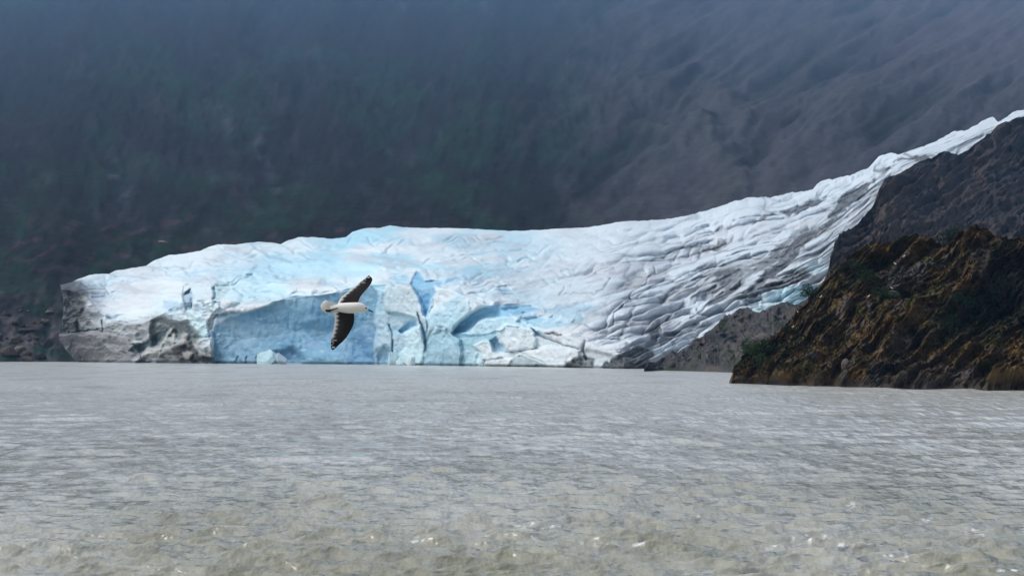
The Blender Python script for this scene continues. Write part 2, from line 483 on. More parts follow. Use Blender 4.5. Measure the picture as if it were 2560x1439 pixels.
    # broken blocks at the left of the face
    for pts, dp, c in [
        (R9((460, 190), (600, 150), (860, 130), (820, 300), (800, 380), (700, 400), (600, 580), (590, 380), (480, 400)), 3.5, (0.62, 0.76, 0.81)),
        (R9((600, 240), (620, 600), (540, 600), (470, 430), (520, 300)), 6, (0.36, 0.50, 0.60)),
        (R9((180, 410), (420, 440), (480, 530), (560, 720), (430, 790), (260, 720), (60, 640), (40, 590)), -2.0, (0.62, 0.76, 0.83)),
        (R9((180, 410), (400, 440), (420, 560), (340, 640), (160, 560)), 1.2, (0.44, 0.63, 0.76)),
        (R9((560, 600), (650, 610), (830, 700), (880, 800), (900, 960), (770, 980), (640, 890), (570, 800)), -2.5, (0.62, 0.83, 0.88)),
        (R9((700, 400), (830, 410), (860, 600), (740, 640), (640, 600)), 0.5, (0.58, 0.73, 0.82)),
        (R9((840, 470), (910, 390), (1010, 450), (1030, 540), (960, 600), (880, 570)), -3.0, (0.70, 0.86, 0.90)),
        (R9((1030, 560), (1100, 390), (1190, 400), (1260, 480), (1180, 540), (1080, 600)), -1.5, (0.76, 0.80, 0.84)),
        (R9((700, 1060), (800, 990), (910, 1000), (930, 1150), (900, 1320), (680, 1330), (640, 1200)), -3.5, (0.70, 0.78, 0.82)),
        (R9((940, 620), (1010, 640), (960, 900), (900, 880), (880, 740)), 2.0, (0.60, 0.66, 0.66)),
    ]:
        facet(pts, dp, 3, c, 0.9)
    # tower and deep blue cleft
    facet(R8((100, 400), (130, 320), (300, 250), (440, 250), (530, 300), (600, 440), (640, 600), (700, 760), (670, 1100), (640, 1200), (560, 900), (540, 740), (380, 700), (160, 680)), -4, 3, (0.58, 0.70, 0.75), 0.9)
    facet(R8((160, 690), (380, 700), (520, 740), (420, 850), (330, 950), (390, 1000), (400, 1120), (330, 1230), (240, 1220), (230, 1000), (170, 850)), -1, 4, (0.38, 0.58, 0.70), 0.85)
    facet(R8((320, 920), (450, 800), (530, 760), (560, 830), (500, 900), (400, 960), (370, 990)), 2.5, 3, (0.32, 0.58, 0.78), 0.9)
    facet(R8((390, 970), (500, 880), (540, 840), (590, 850), (620, 960), (660, 1200), (650, 1400), (400, 1390), (330, 1260), (400, 1150)), -3, 4, (0.60, 0.81, 0.88), 0.9)
    facet(R8((20, 340), (100, 400), (160, 700), (170, 860), (220, 1000), (230, 1230), (190, 1400), (-20, 1400), (0, 900)), -2.0, 4, (0.40, 0.58, 0.70), 0.85)
    facet(R8((20, 1220), (120, 1140), (220, 1200), (190, 1260), (140, 1390), (0, 1390)), 4, 8, (0.20, 0.40, 0.55), 0.8)
    facet(R8((520, 190), (570, 100), (620, 110), (680, 220), (940, 215), (920, 300), (780, 290), (800, 420), (800, 600), (700, 720), (640, 560), (560, 380), (500, 260)), 4, 4, (0.17, 0.46, 0.70), 0.95, 2, 30)
    facet(R8((750, 520), (790, 440), (800, 600), (720, 700)), -6, 3, (0.44, 0.66, 0.82), 0.9)
    facet(R8((570, 640), (600, 700), (612, 790), (670, 950), (680, 1100), (665, 1170), (640, 1000), (600, 840)), 3.5, 2.5, (0.26, 0.52, 0.72), 0.9)
    facet(R8((170, 200), (230, 150), (380, 135), (470, 150), (500, 220), (300, 235)), 1.5, 3, (0.40, 0.68, 0.84), 0.9)
    facet(R8((215, 270), (290, 260), (285, 325)), 4, 2, (0.34, 0.62, 0.78), 0.9)
    facet(R3((230, 510), (400, 490), (600, 480), (720, 490), (780, 510), (650, 515), (450, 520), (300, 535)), 1.5, 2.5, (0.38, 0.66, 0.86), 0.9)
    facet(R8((600, 90), (700, 60), (800, 90), (860, 150), (840, 200), (680, 215), (640, 150)), -2, 4, (0.66, 0.74, 0.76), 0.8)
    # rounded lobe right of the cleft, with its hollows
    facet(R3((235, 860), (310, 770), (310, 560), (440, 570), (600, 520), (800, 540), (950, 620), (1100, 700), (900, 735), (760, 765), (640, 820), (560, 900), (480, 990), (360, 940), (240, 1060)),
          -4, 8, (0.72, 0.84, 0.89), 0.6)
    facet(R3((240, 1050), (240, 860), (400, 720), (540, 620), (620, 700), (620, 820), (540, 930), (470, 990), (380, 935), (300, 960)), -1.5, 10, (0.46, 0.72, 0.84), 0.85)
    facet([(1131, 831), (1153, 806), (1178, 784), (1208, 769), (1246, 762), (1295, 760), (1328, 762), (1353, 770), (1323, 781), (1295, 787), (1276, 791), (1246, 792), (1213, 795), (1191, 809), (1164, 828), (1148, 833)],
          3.0, 4, (0.26, 0.56, 0.78), 0.95, 1.5, 14, jag=False)
    facet([(1360, 772), (1410, 757), (1465, 754), (1492, 761), (1522, 770), (1492, 774), (1437, 776), (1396, 780), (1362, 782)], 2, 4, (0.46, 0.73, 0.87), 0.9)
    facet(R3((540, 1000), (640, 980), (700, 910), (790, 860), (1010, 845), (1060, 880), (1130, 940), (950, 940), (900, 990), (720, 1010), (600, 1020)), -2, 3, (0.54, 0.77, 0.87), 0.85)
    facet(R3((1080, 900), (1110, 810), (1200, 805), (1340, 860), (1450, 790), (1660, 780), (1700, 860), (1680, 910), (1450, 920), (1250, 950), (1170, 950)), 2, 3, (0.44, 0.72, 0.86), 0.9)
    facet(R3((1140, 850), (1220, 835), (1340, 870), (1290, 900), (1180, 920)), 2, 3, (0.36, 0.66, 0.82), 0.7)
    facet(R3((1420, 880), (1480, 840), (1600, 850), (1560, 890)), -2, 3, (0.62, 0.83, 0.90), 0.8)
    facet(R3((220, 1300), (225, 1120), (330, 945), (400, 950), (470, 1000), (560, 1060), (560, 1300)), -4, 4, (0.32, 0.52, 0.62), 0.85, -2, 40)
    facet(R3((560, 1290), (570, 1060), (700, 1020), (860, 1000), (900, 1040), (840, 1090), (690, 1100), (720, 1180), (660, 1300)), -1, 4, (0.36, 0.58, 0.68), 0.85)
    facet(R3((680, 1110), (760, 1075), (820, 1090), (860, 1150), (940, 1220), (800, 1230), (760, 1230), (740, 1170)), -3.5, 3, (0.74, 0.84, 0.88), 0.85)
    facet(R3((660, 1300), (700, 1160), (740, 1170), (765, 1240), (760, 1300)), -2, 2, (0.55, 0.76, 0.84), 0.9)
    facet(R3((820, 1080), (890, 1040), (930, 1100), (960, 1180), (900, 1160)), 3, 3, (0.38, 0.64, 0.80), 0.9)
    facet(R3((880, 980), (960, 930), (1060, 930), (1200, 960), (1240, 1060), (1230, 1140), (1000, 1160), (930, 1100)), -3, 5, (0.70, 0.80, 0.84), 0.7)
    facet(R3((1210, 960), (1290, 950), (1700, 920), (1900, 1000), (2000, 1030), (1700, 1040), (1650, 1140), (1500, 1110), (1340, 1030)), -2, 6, (0.80, 0.84, 0.87), 0.5)
    facet(R3((1210, 960), (1270, 1000), (1340, 1040), (1320, 1050), (1240, 1010)), 3, 2, (0.36, 0.58, 0.72), 0.8)
    facet(R3((980, 1300), (1010, 1240), (1080, 1190), (1160, 1200), (1250, 1240), (1330, 1300)), -2.5, 3, (0.34, 0.43, 0.46), 0.85)
    facet(R3((760, 1300), (800, 1230), (960, 1230), (1010, 1250), (980, 1300)), -3, 3, (0.72, 0.76, 0.78), 0.8)
    facet(R3((1030, 1200), (1200, 1140), (1500, 1110), (1660, 1160), (1640, 1220), (1500, 1300), (1340, 1300), (1240, 1230), (1150, 1190)), -2.5, 5, (0.80, 0.84, 0.87), 0.5)
    facet(R3((1700, 1060), (1900, 1040), (2050, 1060), (2080, 1150), (1990, 1230), (1850, 1190), (1700, 1140)), -2.5, 5, (0.80, 0.83, 0.87), 0.5)
    facet(R3((2040, 960), (2120, 880), (2260, 830), (2350, 860), (2340, 940), (2280, 1000), (2250, 1090), (2120, 1100), (2030, 1030)), -5, 6, (0.74, 0.80, 0.84), 0.6, -2, 30)
    fm, _ = poly_mask(PX, PY, [(534, 915), (533, 806), (637, 780), (719, 745), (842, 732), (937, 716), (937, 915)], 8)
    col = mixc(col, (0.10, 0.29, 0.48), fm * sstep(-0.1, 0.7, fbm(PX / 90, PY / 55, 33, 4)) * 0.6)
    col = mixc(col, (0.30, 0.49, 0.62), fm * sstep(0.0, 0.7, fbm(PX / 110, PY / 45, 37, 4)) * 0.55)
    col = mixc(col, (0.48, 0.68, 0.78), fm * sstep(0.5, 0.8, fbm(PX / 22, PY / 10, 39, 3)) * 0.5)
    push -= fm * 0.8 * fbm(PX / 70, PY / 50, 35, 4)
    # --- dirty left end, its cliff's shade painted into the colour
    facet([(150, 915), (160, 800), (205, 785), (260, 806), (330, 806), (385, 790), (440, 800), (470, 815), (500, 850), (535, 880), (535, 915)], 0, 14, (0.27, 0.285, 0.28), 0.85)
    facet([(100, 832), (130, 745), (140, 700), (205, 698), (225, 735), (212, 780), (196, 832)], 3, 7, (0.040, 0.046, 0.052), 0.97)  # shaded left cliff wall, its darkness painted onto the ice
    facet([(176, 838), (172, 790), (185, 762), (203, 768), (196, 800), (192, 838)], -2, 5, (0.17, 0.18, 0.165), 0.8)
    facet([(100, 836), (178, 836), (205, 870), (222, 915), (100, 915)], 0, 16, (0.12, 0.12, 0.125), 0.8)
    facet([(215, 700), (250, 735), (240, 800), (205, 800), (205, 740)], 0, 18, (0.24, 0.26, 0.27), 0.75)
    facet([(120, 838), (175, 833), (260, 832), (318, 842), (352, 880), (345, 912), (205, 912), (186, 895), (160, 868)], -4, 3.5, (0.25, 0.25, 0.255), 0.92)
    facet([(120, 838), (134, 840), (160, 872), (188, 898), (204, 915), (120, 915)], 10, 2.5, (0.03, 0.033, 0.04), 0.9, jag=False)  # undercut left edge, its shade painted near black
    facet([(205, 750), (240, 730), (300, 740), (380, 740), (330, 775), (260, 785), (220, 780)], -2, 8, (0.70, 0.75, 0.79), 0.8)
    facet(R9((0, 700), (120, 690), (260, 740), (430, 800), (560, 740), (640, 900), (780, 980), (680, 1060), (600, 1100), (450, 1050), (300, 1000), (100, 1150), (0, 1150)), 4, 6, (0.16, 0.20, 0.20), 0.85)
    facet(R1((1190, 1160), (1300, 1090), (1450, 1000), (1550, 960), (1520, 1020), (1400, 1110), (1260, 1190)), 3, 4, (0.15, 0.22, 0.24), 0.8)
    facet(R1((1200, 1090), (1260, 1060), (1310, 1080), (1260, 1110)), -2, 3, (0.62, 0.66, 0.66), 0.8)
    for a, b, cc, d in [((1480, 1100), (1600, 960), 8, -2.5), ((1580, 1130), (1620, 1000), 6, -2), ((1650, 1120), (1700, 1000), 9, -2.5), ((1240, 1250), (1450, 1140), 12, -3)]:
        m = line_mask(jx, jy, R1(a, b), cc); push += d * m; col = mixc(col, (0.50, 0.50, 0.47), m)
    facet([(375, 915), (400, 880), (440, 865), (475, 850), (500, 885), (536, 895), (540, 915)], -4, 5, (0.045, 0.042, 0.040), 0.98)
    facet(R9((480, 1220), (560, 1190), (640, 1240), (600, 1310), (510, 1310)), -2, 3, (0.42, 0.42, 0.38), 0.8)

    grime_shade = sstep(262, 176, PX + 22 * edge_n)  # left cliff: dirty ice plus its shade painted in
    col = mixc(col, (0.055, 0.058, 0.062), grime_shade * sstep(700, 728, PY) * sstep(842, 832, PY) * 0.9)
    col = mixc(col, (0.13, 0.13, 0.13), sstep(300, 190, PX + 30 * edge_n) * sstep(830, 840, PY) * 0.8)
    notch = sstep(7, 1.5, yb - PY) * face
    push += 1.4 * notch
    col = mixc(col, (0.24, 0.32, 0.38), notch * 0.7)                # wet melt notch
    # --- cracks (narrow, deep) drawn as seen
    cracks = [
        (R4((460, 330), (560, 275), (650, 240), (750, 205), (930, 165)), 5, 4), (R4((130, 800), (200, 740), (290, 690), (270, 640), (300, 600), (420, 520), (440, 470), (500, 430), (490, 390)), 4, 4),
        (R4((350, 640), (420, 590), (500, 540), (580, 490)), 4, 3), (R4((560, 690), (600, 640), (700, 570), (800, 520), (900, 480), (1050, 445)), 6, 4),
        (R4((1210, 265), (1300, 240), (1400, 215)), 4, 3), (R4((840, 650), (950, 590), (1060, 540)), 5, 4), (R4((550, 900), (620, 830), (720, 760), (770, 730)), 5, 4),
        (R4((1000, 720), (1120, 640), (1250, 550), (1380, 440), (1480, 400), (1550, 330), (1700, 230), (1830, 110), (1960, 60)), 9, 4),
        (R4((1380, 590), (1480, 500), (1560, 440), (1700, 350), (1850, 310), (1960, 280), (2100, 180)), 10, 4),
        (R4((1500, 590), (1620, 540), (1760, 430), (1900, 400)), 9, 3), (R4((820, 860), (900, 790), (1000, 700)), 4, 3), (R4((600, 980), (760, 960), (900, 880)), 8, 3),
        (R4((1100, 420), (1280, 400), (1420, 420), (1480, 340), (1600, 270), (1700, 170), (1800, 60), (1900, 20)), 11, 3),
        (R4((660, 1080), (800, 960), (900, 900)), 6, 2), (R4((940, 620), (1100, 500), (1200, 440)), 7, 3), (R4((640, 320), (700, 250), (800, 140)), 4, 2), (R4((900, 80), (1010, 50), (1120, 0)), 4, 2),
        (R3((1460, 640), (1490, 610), (1510, 570)), 5, 3), (R3((1790, 610), (1850, 590), (1920, 490)), 4, 3), (R3((1480, 420), (1590, 410)), 4, 2), (R3((890, 570), (1090, 540), (1180, 500)), 3, 2),
        (R3((850, 140), (1050, 165)), 3, 2), (R3((1850, 950), (1950, 880), (1960, 800), (2060, 720), (2110, 660)), 4, 4), (R3((2010, 1020), (2040, 960), (2080, 870), (2140, 750)), 8, 4),
        (R3((2350, 960), (2380, 880), (2330, 840)), 7, 4), (R3((970, 1170), (1150, 1155), (1240, 1140)), 3, 2), (R3((1340, 1040), (1500, 1110), (1640, 1140)), 3, 2), (R3((1870, 1030), (2020, 1030)), 3, 3),
        (R3((1760, 450), (1850, 400), (1960, 395)), 3, 2), (R3((1480, 640), (1640, 630), (1790, 625)), 3, 2), (R3((1690, 1060), (1680, 1150), (1700, 1230)), 6, 3),
        (R2((470, 180), (560, 240), (640, 295), (740, 300), (840, 345)), 6, 4), (R2((240, 215), (340, 225), (430, 265), (480, 285)), 9, 2), (R2((910, 260), (980, 300), (1060, 330)), 5, 2.5),
        (R2((150, 190), (260, 270), (340, 310), (520, 345)), 3, 2), (R2((735, 185), (810, 215), (860, 260)), 3, 2), (R2((500, 90), (500, 90)), 1, 0),
        (R1((930, 545), (970, 590), (1000, 640)), 4, 3), (R1((740, 570), (830, 630), (900, 650)), 6, 3), (R1((640, 995), (780, 975), (900, 962)), 3, 4), (R1((940, 880), (940, 980)), 2.5, 3),
        (R1((1060, 470), (1200, 460), (1400, 500)), 3, 1.5), (R1((1300, 390), (1600, 380), (1750, 400)), 4, 1.5), (R9((1330, 1290), (1280, 1390)), 2.5, 1.5), (R9((1460, 1290), (1440, 1390)), 2.5, 1.5), (R9((1600, 1290), (1590, 1390)), 2.5, 1.5), (R9((1050, 1240), (1040, 1300)), 2, 1.0), (R9((900, 880), (925, 1150)), 3, 2),
        (R8((180, 850), (220, 960), (235, 1100), (235, 1220)), 3, 2.5),
        (R5((1600, 460), (1700, 480), (1840, 470)), 5, 3), (R5((2010, 460), (2040, 410), (2100, 370), (2230, 310)), 6, 4), (R5((1480, 560), (1440, 620), (1400, 650)), 5, 3),
    ]
    crack = np.zeros_like(PX)
    for pts, w, dp in cracks:
        m = line_mask(PX + 3 * edge_n, PY + 3 * perlin(PX / 14, PY / 14, 3.1), pts, w)
        rightish = 0.5 + 0.5 * sstep(1400, 1700, np.mean([p[0] for p in pts]))
        push += dp * 0.8 * m
        crack = np.maximum(crack, m * rightish)
    # --- debris, and one lobe's shadow side painted in the same colour
    deb_shade = np.zeros_like(PX)
    rag = PX + 6 * fbm(PX / 16, PY / 13, 31.0, 4), PY + 5 * fbm(PX / 16, PY / 13, 41.0, 4)
    for pts, w in [
        (R5((640, 920), (700, 880), (860, 820), (940, 800), (975, 810), (900, 860), (760, 900), (660, 935)), .95),
        (R5((1000, 950), (1050, 870), (1100, 800), (1200, 730), (1290, 690), (1380, 650), (1330, 700), (1250, 800), (1190, 850), (1100, 920), (1010, 960)), .95),
        (R5((380, 1020), (420, 980), (500, 930), (560, 920), (500, 960), (440, 990)), .8), (R5((0, 1195), (120, 1140), (240, 1105), (200, 1140), (60, 1190)), .7),
        (R5((1360, 580), (1440, 550), (1500, 560), (1440, 600)), .7), (R5((1520, 510), (1560, 485), (1640, 490), (1760, 475), (1840, 490), (1750, 530), (1680, 500), (1560, 500)), .9),
        (R5((870, 1090), (960, 1010), (1050, 930), (1000, 1040), (900, 1080)), .8),
        (R5((440, 1440), (560, 1340), (680, 1200), (760, 1120), (850, 1060), (900, 1080), (800, 1180), (700, 1300), (560, 1440)), .85),
        (R4((1050, 440), (1150, 400), (1290, 410), (1320, 440), (1260, 560), (1180, 620), (1060, 720), (1000, 700), (1140, 560)), .7),
        (R4((1380, 640), (1480, 560), (1640, 520), (1780, 420), (1900, 420), (1960, 470), (1760, 540), (1560, 580), (1420, 650)), .75),
        (R4((1250, 660), (1380, 560), (1500, 480), (1560, 430), (1500, 520), (1420, 620), (1340, 700)), .7),
        (R4((440, 930), (500, 890), (530, 870), (550, 920), (530, 980), (500, 1060), (430, 1100), (470, 1010)), .9),  # shaded right side of the round lobe, painted dark
        (R4((160, 1200), (260, 1130), (420, 1110), (500, 1130), (480, 1200), (430, 1290), (350, 1340), (120, 1340), (100, 1260)), .97),
        (R4((540, 1040), (600, 990), (720, 960), (640, 1050), (560, 1080)), .7),
        (R3((1340, 990), (1400, 985), (1470, 1000), (1420, 1020)), .8), (R3((1520, 1310), (1560, 1250), (1640, 1200), (1760, 1230), (1780, 1340), (1560, 1340)), .8), (R3((1850, 1330), (1880, 1260), (2000, 1270), (2000, 1340)), .9),
        (R10((100, 700), (200, 640), (290, 620), (300, 740), (200, 940), (0, 1000), (120, 900), (160, 800)), .7), (R10((480, 430), (600, 400), (660, 350), (560, 440), (460, 470)), .6),  # first outline: shadow side of the round lobe, painted in
        (R4((900, 400), (960, 360), (1040, 340), (1000, 400), (920, 430)), .5), (R4((1560, 240), (1640, 170), (1700, 160), (1620, 260), (1560, 280)), .6),
        (R4((1880, 40), (2000, 20), (1960, 80), (1800, 150), (1760, 120)), .6),
    ]:
        m, _ = poly_mask(rag[0], rag[1], pts, 7)
        deb_shade = np.maximum(deb_shade, sstep(0.05, 0.6, m) * w)
    # streaming grooves between the strands of ice, following the flow
    tfw = tf + 0.018 * fbm(PX / 90, PY / 55, 91, 3)
    q = perlin(PX / 430 + 1.0, tfw * 6.5 + 0.6 * fbm(PX / 120, tf * 5, 9.0, 2), 21.0)
    q2 = perlin(PX / 260 + 5.0, tfw * 15 + 0.4 * s1, 23.0)
    q3 = perlin(PX / 150, tfw * 34 + 0.4 * s2, 27.0)
    def loaf(v, w, e=0.6): return 1 - np.clip(np.abs(v) / w, 0, 1) ** e          # rounded backs, sharp valleys
    gr, gr2, gr3 = loaf(q, 0.34), loaf(q2, 0.34), loaf(q3, 0.36)
    qt = perlin(PX / 62 + 3 * tf, tfw * 6, 29.0)
    gt = loaf(qt, 0.30)
    ql = perlin(PX / 170 + PY / 260, PY / 26 + 0.8 * fbm(PX / 70, PY / 40, 93, 3), 95.0); qm = perlin(PX / 70, PY / 13 + 0.6 * s1, 97.0)
    gl = loaf(ql, 0.42) * sstep(-0.5, 0.3, fbm(PX / 200, PY / 70, 99, 2)); gm = loaf(qm, 0.4) * sstep(-0.3, 0.5, fbm(PX / 150, PY / 60, 101, 2))
    thin = np.clip((yb - yc) / 200, 0.15, 1)
    groove = (gr * 1.0 + gr2 * 0.65 + gr3 * 0.22 + gt * 0.22) * fan * (1 - face) * (0.45 + 0.55 * sstep(-0.5, 0.4, s1))
    groove_l = (gl * 0.8 + gm * 0.35) * (1 - fan) * (1 - face)
    col = mixc(col, (0.36, 0.60, 0.74), np.clip(groove_l * groove_l, 0, 1) * 0.75)
    low_r = fan * sstep(0.06, 0.45, tf)
    dirt = np.clip(gr ** 1.6 * 1.1 + gr2 ** 1.6 * 0.9 + gr3 ** 2 * 0.4, 0, 1) * low_r * sstep(-0.5, 0.15, fbm(PX / 160, tf * 6, 15, 3))
    grit = sstep(-0.1, 0.55, fbm(PX / 9, PY / 7, 51.0, 3))
    col = mixc(col, (0.12, 0.13, 0.14), np.clip(dirt * (0.95 + 0.4 * grit), 0, 0.94))
    col = mixc(col, (0.60, 0.69, 0.77), fan * 0.55)
    hair = np.maximum(np.maximum(1 - np.abs(q) / 0.055, 0), np.maximum(1 - np.abs(q2) / 0.07, 0) * 0.9)
    hair = np.maximum(hair, np.maximum(1 - np.abs(qt) / 0.05, 0) * 0.5)
    hair = hair * fan * (1 - face) * sstep(-0.35, 0.25, fbm(PX / 110, PY / 60, 111, 3)) * (0.35 + 0.65 * sstep(0.0, 0.4, tf))
    col = mixc(col, (0.11, 0.13, 0.15), np.clip(hair * 1.1, 0, 0.9))
    col = mixc(col, (0.44, 0.45, 0.46), low_r * sstep(-0.05, 0.6, fbm(PX / 150, tf * 15, 19, 4)) * 0.85)
    col = mixc(col, (0.40, 0.60, 0.72), np.clip(crack, 0, 1) * 0.5 * (1 - fan))
    col = mixc(col, (0.16, 0.18, 0.20), np.clip(crack * 1.1, 0, 0.9) * (0.35 + 0.55 * fan))
    col = mixc(col, np.array(DEB_SHADE) * (0.9 + 0.0), np.clip(deb_shade * (0.88 + 0.4 * grit), 0, 0.97))
    # blue band of clean broken ice beside the rocks (right)
    facet(R4((1420, 700), (1500, 610), (1640, 560), (1850, 545), (1990, 540), (2050, 560), (2030, 620), (1880, 730), (1700, 720), (1560, 740), (1440, 775), (1300, 760)), 3, 5, (0.44, 0.66, 0.74), 0.8)
    facet(R4((1460, 660), (1540, 620), (1620, 640), (1570, 720), (1470, 720)), -3, 5, (0.70, 0.80, 0.85), 0.8)
    facet(R4((1880, 400), (1960, 350), (2060, 370), (2110, 300), (2120, 380), (2060, 450), (1980, 440)), 2, 5, (0.46, 0.64, 0.70), 0.7)

    # --- relief
    und = fbm(PX / 280, tf * 7, 61, 3)
    k = np.clip(1 - face, 0, 1)
    left = 1.5 * fbm(PX / 140, PY / 34, 73, 3) + 0.45 * fbm(PX / 45, PY / 13, 75, 3)
    rel = k * ((1 - fan) * left + fan * (2.6 * und + 0.9 * s2 + 0.3 * fbm(PX / 26, PY / 15, 71, 3))) - 6.0 * groove * thin - 2.4 * groove_l - 0.8 * deb_shade
    rel *= sstep(0.0, 0.06, 1 - T) * 0.85 + 0.15                      # the crest line stays put
    D = D + push - 1.7 * rel
    P = at(PX, PY, D)
    P[..., 2] += 0.28 * rel
    fr = face * (0.5 * fbm(PX / 60, PY / 60, 81, 4) + 0.35 * fbm(PX / 13, PY / 38, 85, 3) + 0.28 * (1 - 0.85 * fm) * ridged(PX / 17, PY / 22, 87, 3) + 0.9 * sstep(640, 500, PX) * ridged(PX / 34, PY / 30, 83, 4)) + (1 - face) * 0.0
    P[..., 1] -= fr * 1.3
    # keep the foot on the water left of the rocks, carry it under the surface
    skirt = P[0:1].copy(); skirt[..., 2] = -2.5
    foot = px1 < 1640
    P[0, foot, 2] = np.maximum(P[0, foot, 2], -0.3)
    bk = []
    for i, (dy, dz) in enumerate([(10, 0.3), (30, -2), (60, -8), (100, -20)]):
        r_ = P[-1:].copy(); r_[..., 1] += dy * np.clip((px1[None] - 60) / 500, .12, 1); r_[..., 2] += dz * np.clip((px1[None] - 60) / 500, .12, 1); bk.append(r_)
    Pall = np.concatenate([skirt, P] + bk, 0)
    call = np.concatenate([col[0:1], col] + [col[-1:]] * 4, 0)
    root = empty('glacier', (0, 600, 0))
    tag(root, 'broad pale blue and white glacier tongue ending in an ice cliff at the lake', 'glacier')
    # the ice ends where the shore begins at the left
    sd = []
    for dy in (70, 30, 10, 3):
        q_ = Pall[:, :1].copy(); q_[..., 0] += dy * 0.12; q_[..., 1] += dy; sd.append(q_)
    Pall = np.concatenate(sd + [Pall], 1); call = np.concatenate([call[:, :1]] * 4 + [call], 1)
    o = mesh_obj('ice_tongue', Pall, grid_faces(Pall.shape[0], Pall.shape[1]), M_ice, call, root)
    o.matrix_parent_inverse = Matrix.Translation((0, -600, 0))
    return Pall, root
GP, glacier = build_glacier()

# ---------------------------------------------------------------- rock masses
def rock_sheet(name, px1, ytop, ybot, Dfun, nr, relief, colour, mat, back=(6, 14), water=True, rag=3.0):
    t1 = np.linspace(0, 1, nr)
    PX, T = np.meshgrid(px1, t1)
    yt = interp(ytop, px1)[None]; yb = interp(ybot, px1)[None]
    yt = yt + rag * fbm(px1 / 17, px1 * 0, 4.2, 4, 0.6)[None] * np.clip((yb - yt) / 40, 0, 1)
    yt = np.minimum(yt, yb - 1.0)
    PY = yb + (yt - yb) * T
    D = Dfun(PX, PY, T, yb, yt)
    h = relief(PX, PY, T)
    hh = h * (0.35 + 0.65 * sstep(0, 0.06, T) if water else 1)
    P = at(PX, PY, D - 1.25 * hh)
    P[..., 2] += 0.25 * hh * sstep(0, 0.05, 1 - T)
    col = colour(PX, PY, T, h)
    sk = P[0:1].copy(); sk[..., 2] -= 3.0
    b1 = P[-1:].copy(); b1[..., 1] += back[0]; b1[..., 2] -= back[0] * 0.15
    b2 = P[-1:].copy(); b2[..., 1] += back[0] + back[1]; b2[..., 2] -= back[1]
    Pa = np.concatenate([sk, P, b1, b2]); ca = np.concatenate([col[:1], col, col[-1:], col[-1:]])
    o = mesh_obj(name, Pa, grid_faces(*Pa.shape[:2]), mat, ca)
    tag(o, kind='structure')
    return P, o

def strata(PX, PY, ang, along, across, z, oct=5):
    c, s = math.cos(ang), math.sin(ang)
    a = PX * c - PY * s; b = PX * s + PY * c
    w = 0.35 * fbm(PX / (along * .8), PY / (along * .8), z + 50, 3)
    return ridged(a / along, b / across + w, z, oct, 0.55)

# dark ridge behind the headland
RIDGE_TOP = [(2056, 738), (2064, 715), (2072, 690), (2080, 660), (2085, 625), (2110, 590), (2150, 553), (2190, 508), (2198, 482), (2206, 463), (2225, 446), (2260, 426), (2285, 413),
             (2300, 402), (2330, 394), (2345, 383), (2360, 378), (2385, 385), (2400, 387), (2440, 360), (2480, 332), (2495, 312), (2520, 303), (2545, 293), (2560, 290), (2760, 232)]
def ridge_D(PX, PY, T, yb, yt):
    dt = interp([(2050, 560), (2080, 600), (2200, 720), (2300, 830), (2500, 1030), (2760, 1230)], PX)
    return dt - (dt - 430) * np.clip((1 - T), 0, 1) ** 1.1 * interp([(2050, .3), (2200, .75), (2760, .9)], PX)
def ridge_rel(PX, PY, T):
    return 7.0 * strata(PX, PY, 0.62, 190, 40, 3.0) + 5.0 * fbm(PX / 60, PY / 50, 5.5, 4) + 2.0 * ridged(PX / 24, PY / 16, 6.5, 3)
def ridge_col(PX, PY, T, h):
    c = np.zeros(PX.shape + (3,)) + np.array([0.034, 0.028, 0.028])
    c = mixc(c, (0.085, 0.066, 0.058), sstep(0.0, 0.9, strata(PX, PY, 0.62, 120, 22, 13.0)) * 0.75)
    c = mixc(c, (0.016, 0.020, 0.030), sstep(-0.1, 0.5, fbm(PX / 90, PY / 60, 2.2, 3)) * 0.7)
    c = mixc(c, (0.012, 0.014, 0.018), sstep(2380, 2560, PX) * 0.6 + 0 * PX)
    c = mixc(c, (0.10, 0.10, 0.10), sstep(0.45, 0.8, fbm(PX / 12, PY / 9, 3.1, 3)) * 0.35)
    return c
RP, ridge_o = rock_sheet('rock_ridge', np.arange(2052, 2750, 2.6), RIDGE_TOP, [(2052, 745), (2200, 760), (2760, 760)], ridge_D, 190, ridge_rel, ridge_col, M_cliff, water=False)

# grey rock slope at the foot of the ice
SLOPE_TOP = [(1610, 927), (1640, 906), (1655, 893), (1700, 878), (1720, 868), (1750, 845), (1770, 829), (1795, 812), (1812, 792), (1840, 781), (1868, 770), (1888, 786), (1905, 780), (1930, 764), (1952, 757), (1985, 760), (2020, 765), (2090, 750), (2160, 770)]
SLOPE_BOT = [(1610, 927.5), (1660, 926), (1740, 928), (1840, 931), (1960, 936), (2160, 945)]
def slope_D(PX, PY, T, yb, yt): return water_D(yb) + (yb - PY) * 0.78
def slope_rel(PX, PY, T):
    arcs = np.sin(np.hypot(PX - 1850, (PY - 930) * 1.25) / 8.5 + 1.4 * fbm(PX / 60, PY / 60, 3, 3))
    return (3.4 * ridged(PX / 60, PY / 34, 8.0, 4) + 1.2 * arcs * sstep(870, 840, PY) + 1.0 * fbm(PX / 14, PY / 10, 4.4, 3)) * sstep(0, 0.3, T + 0.02)
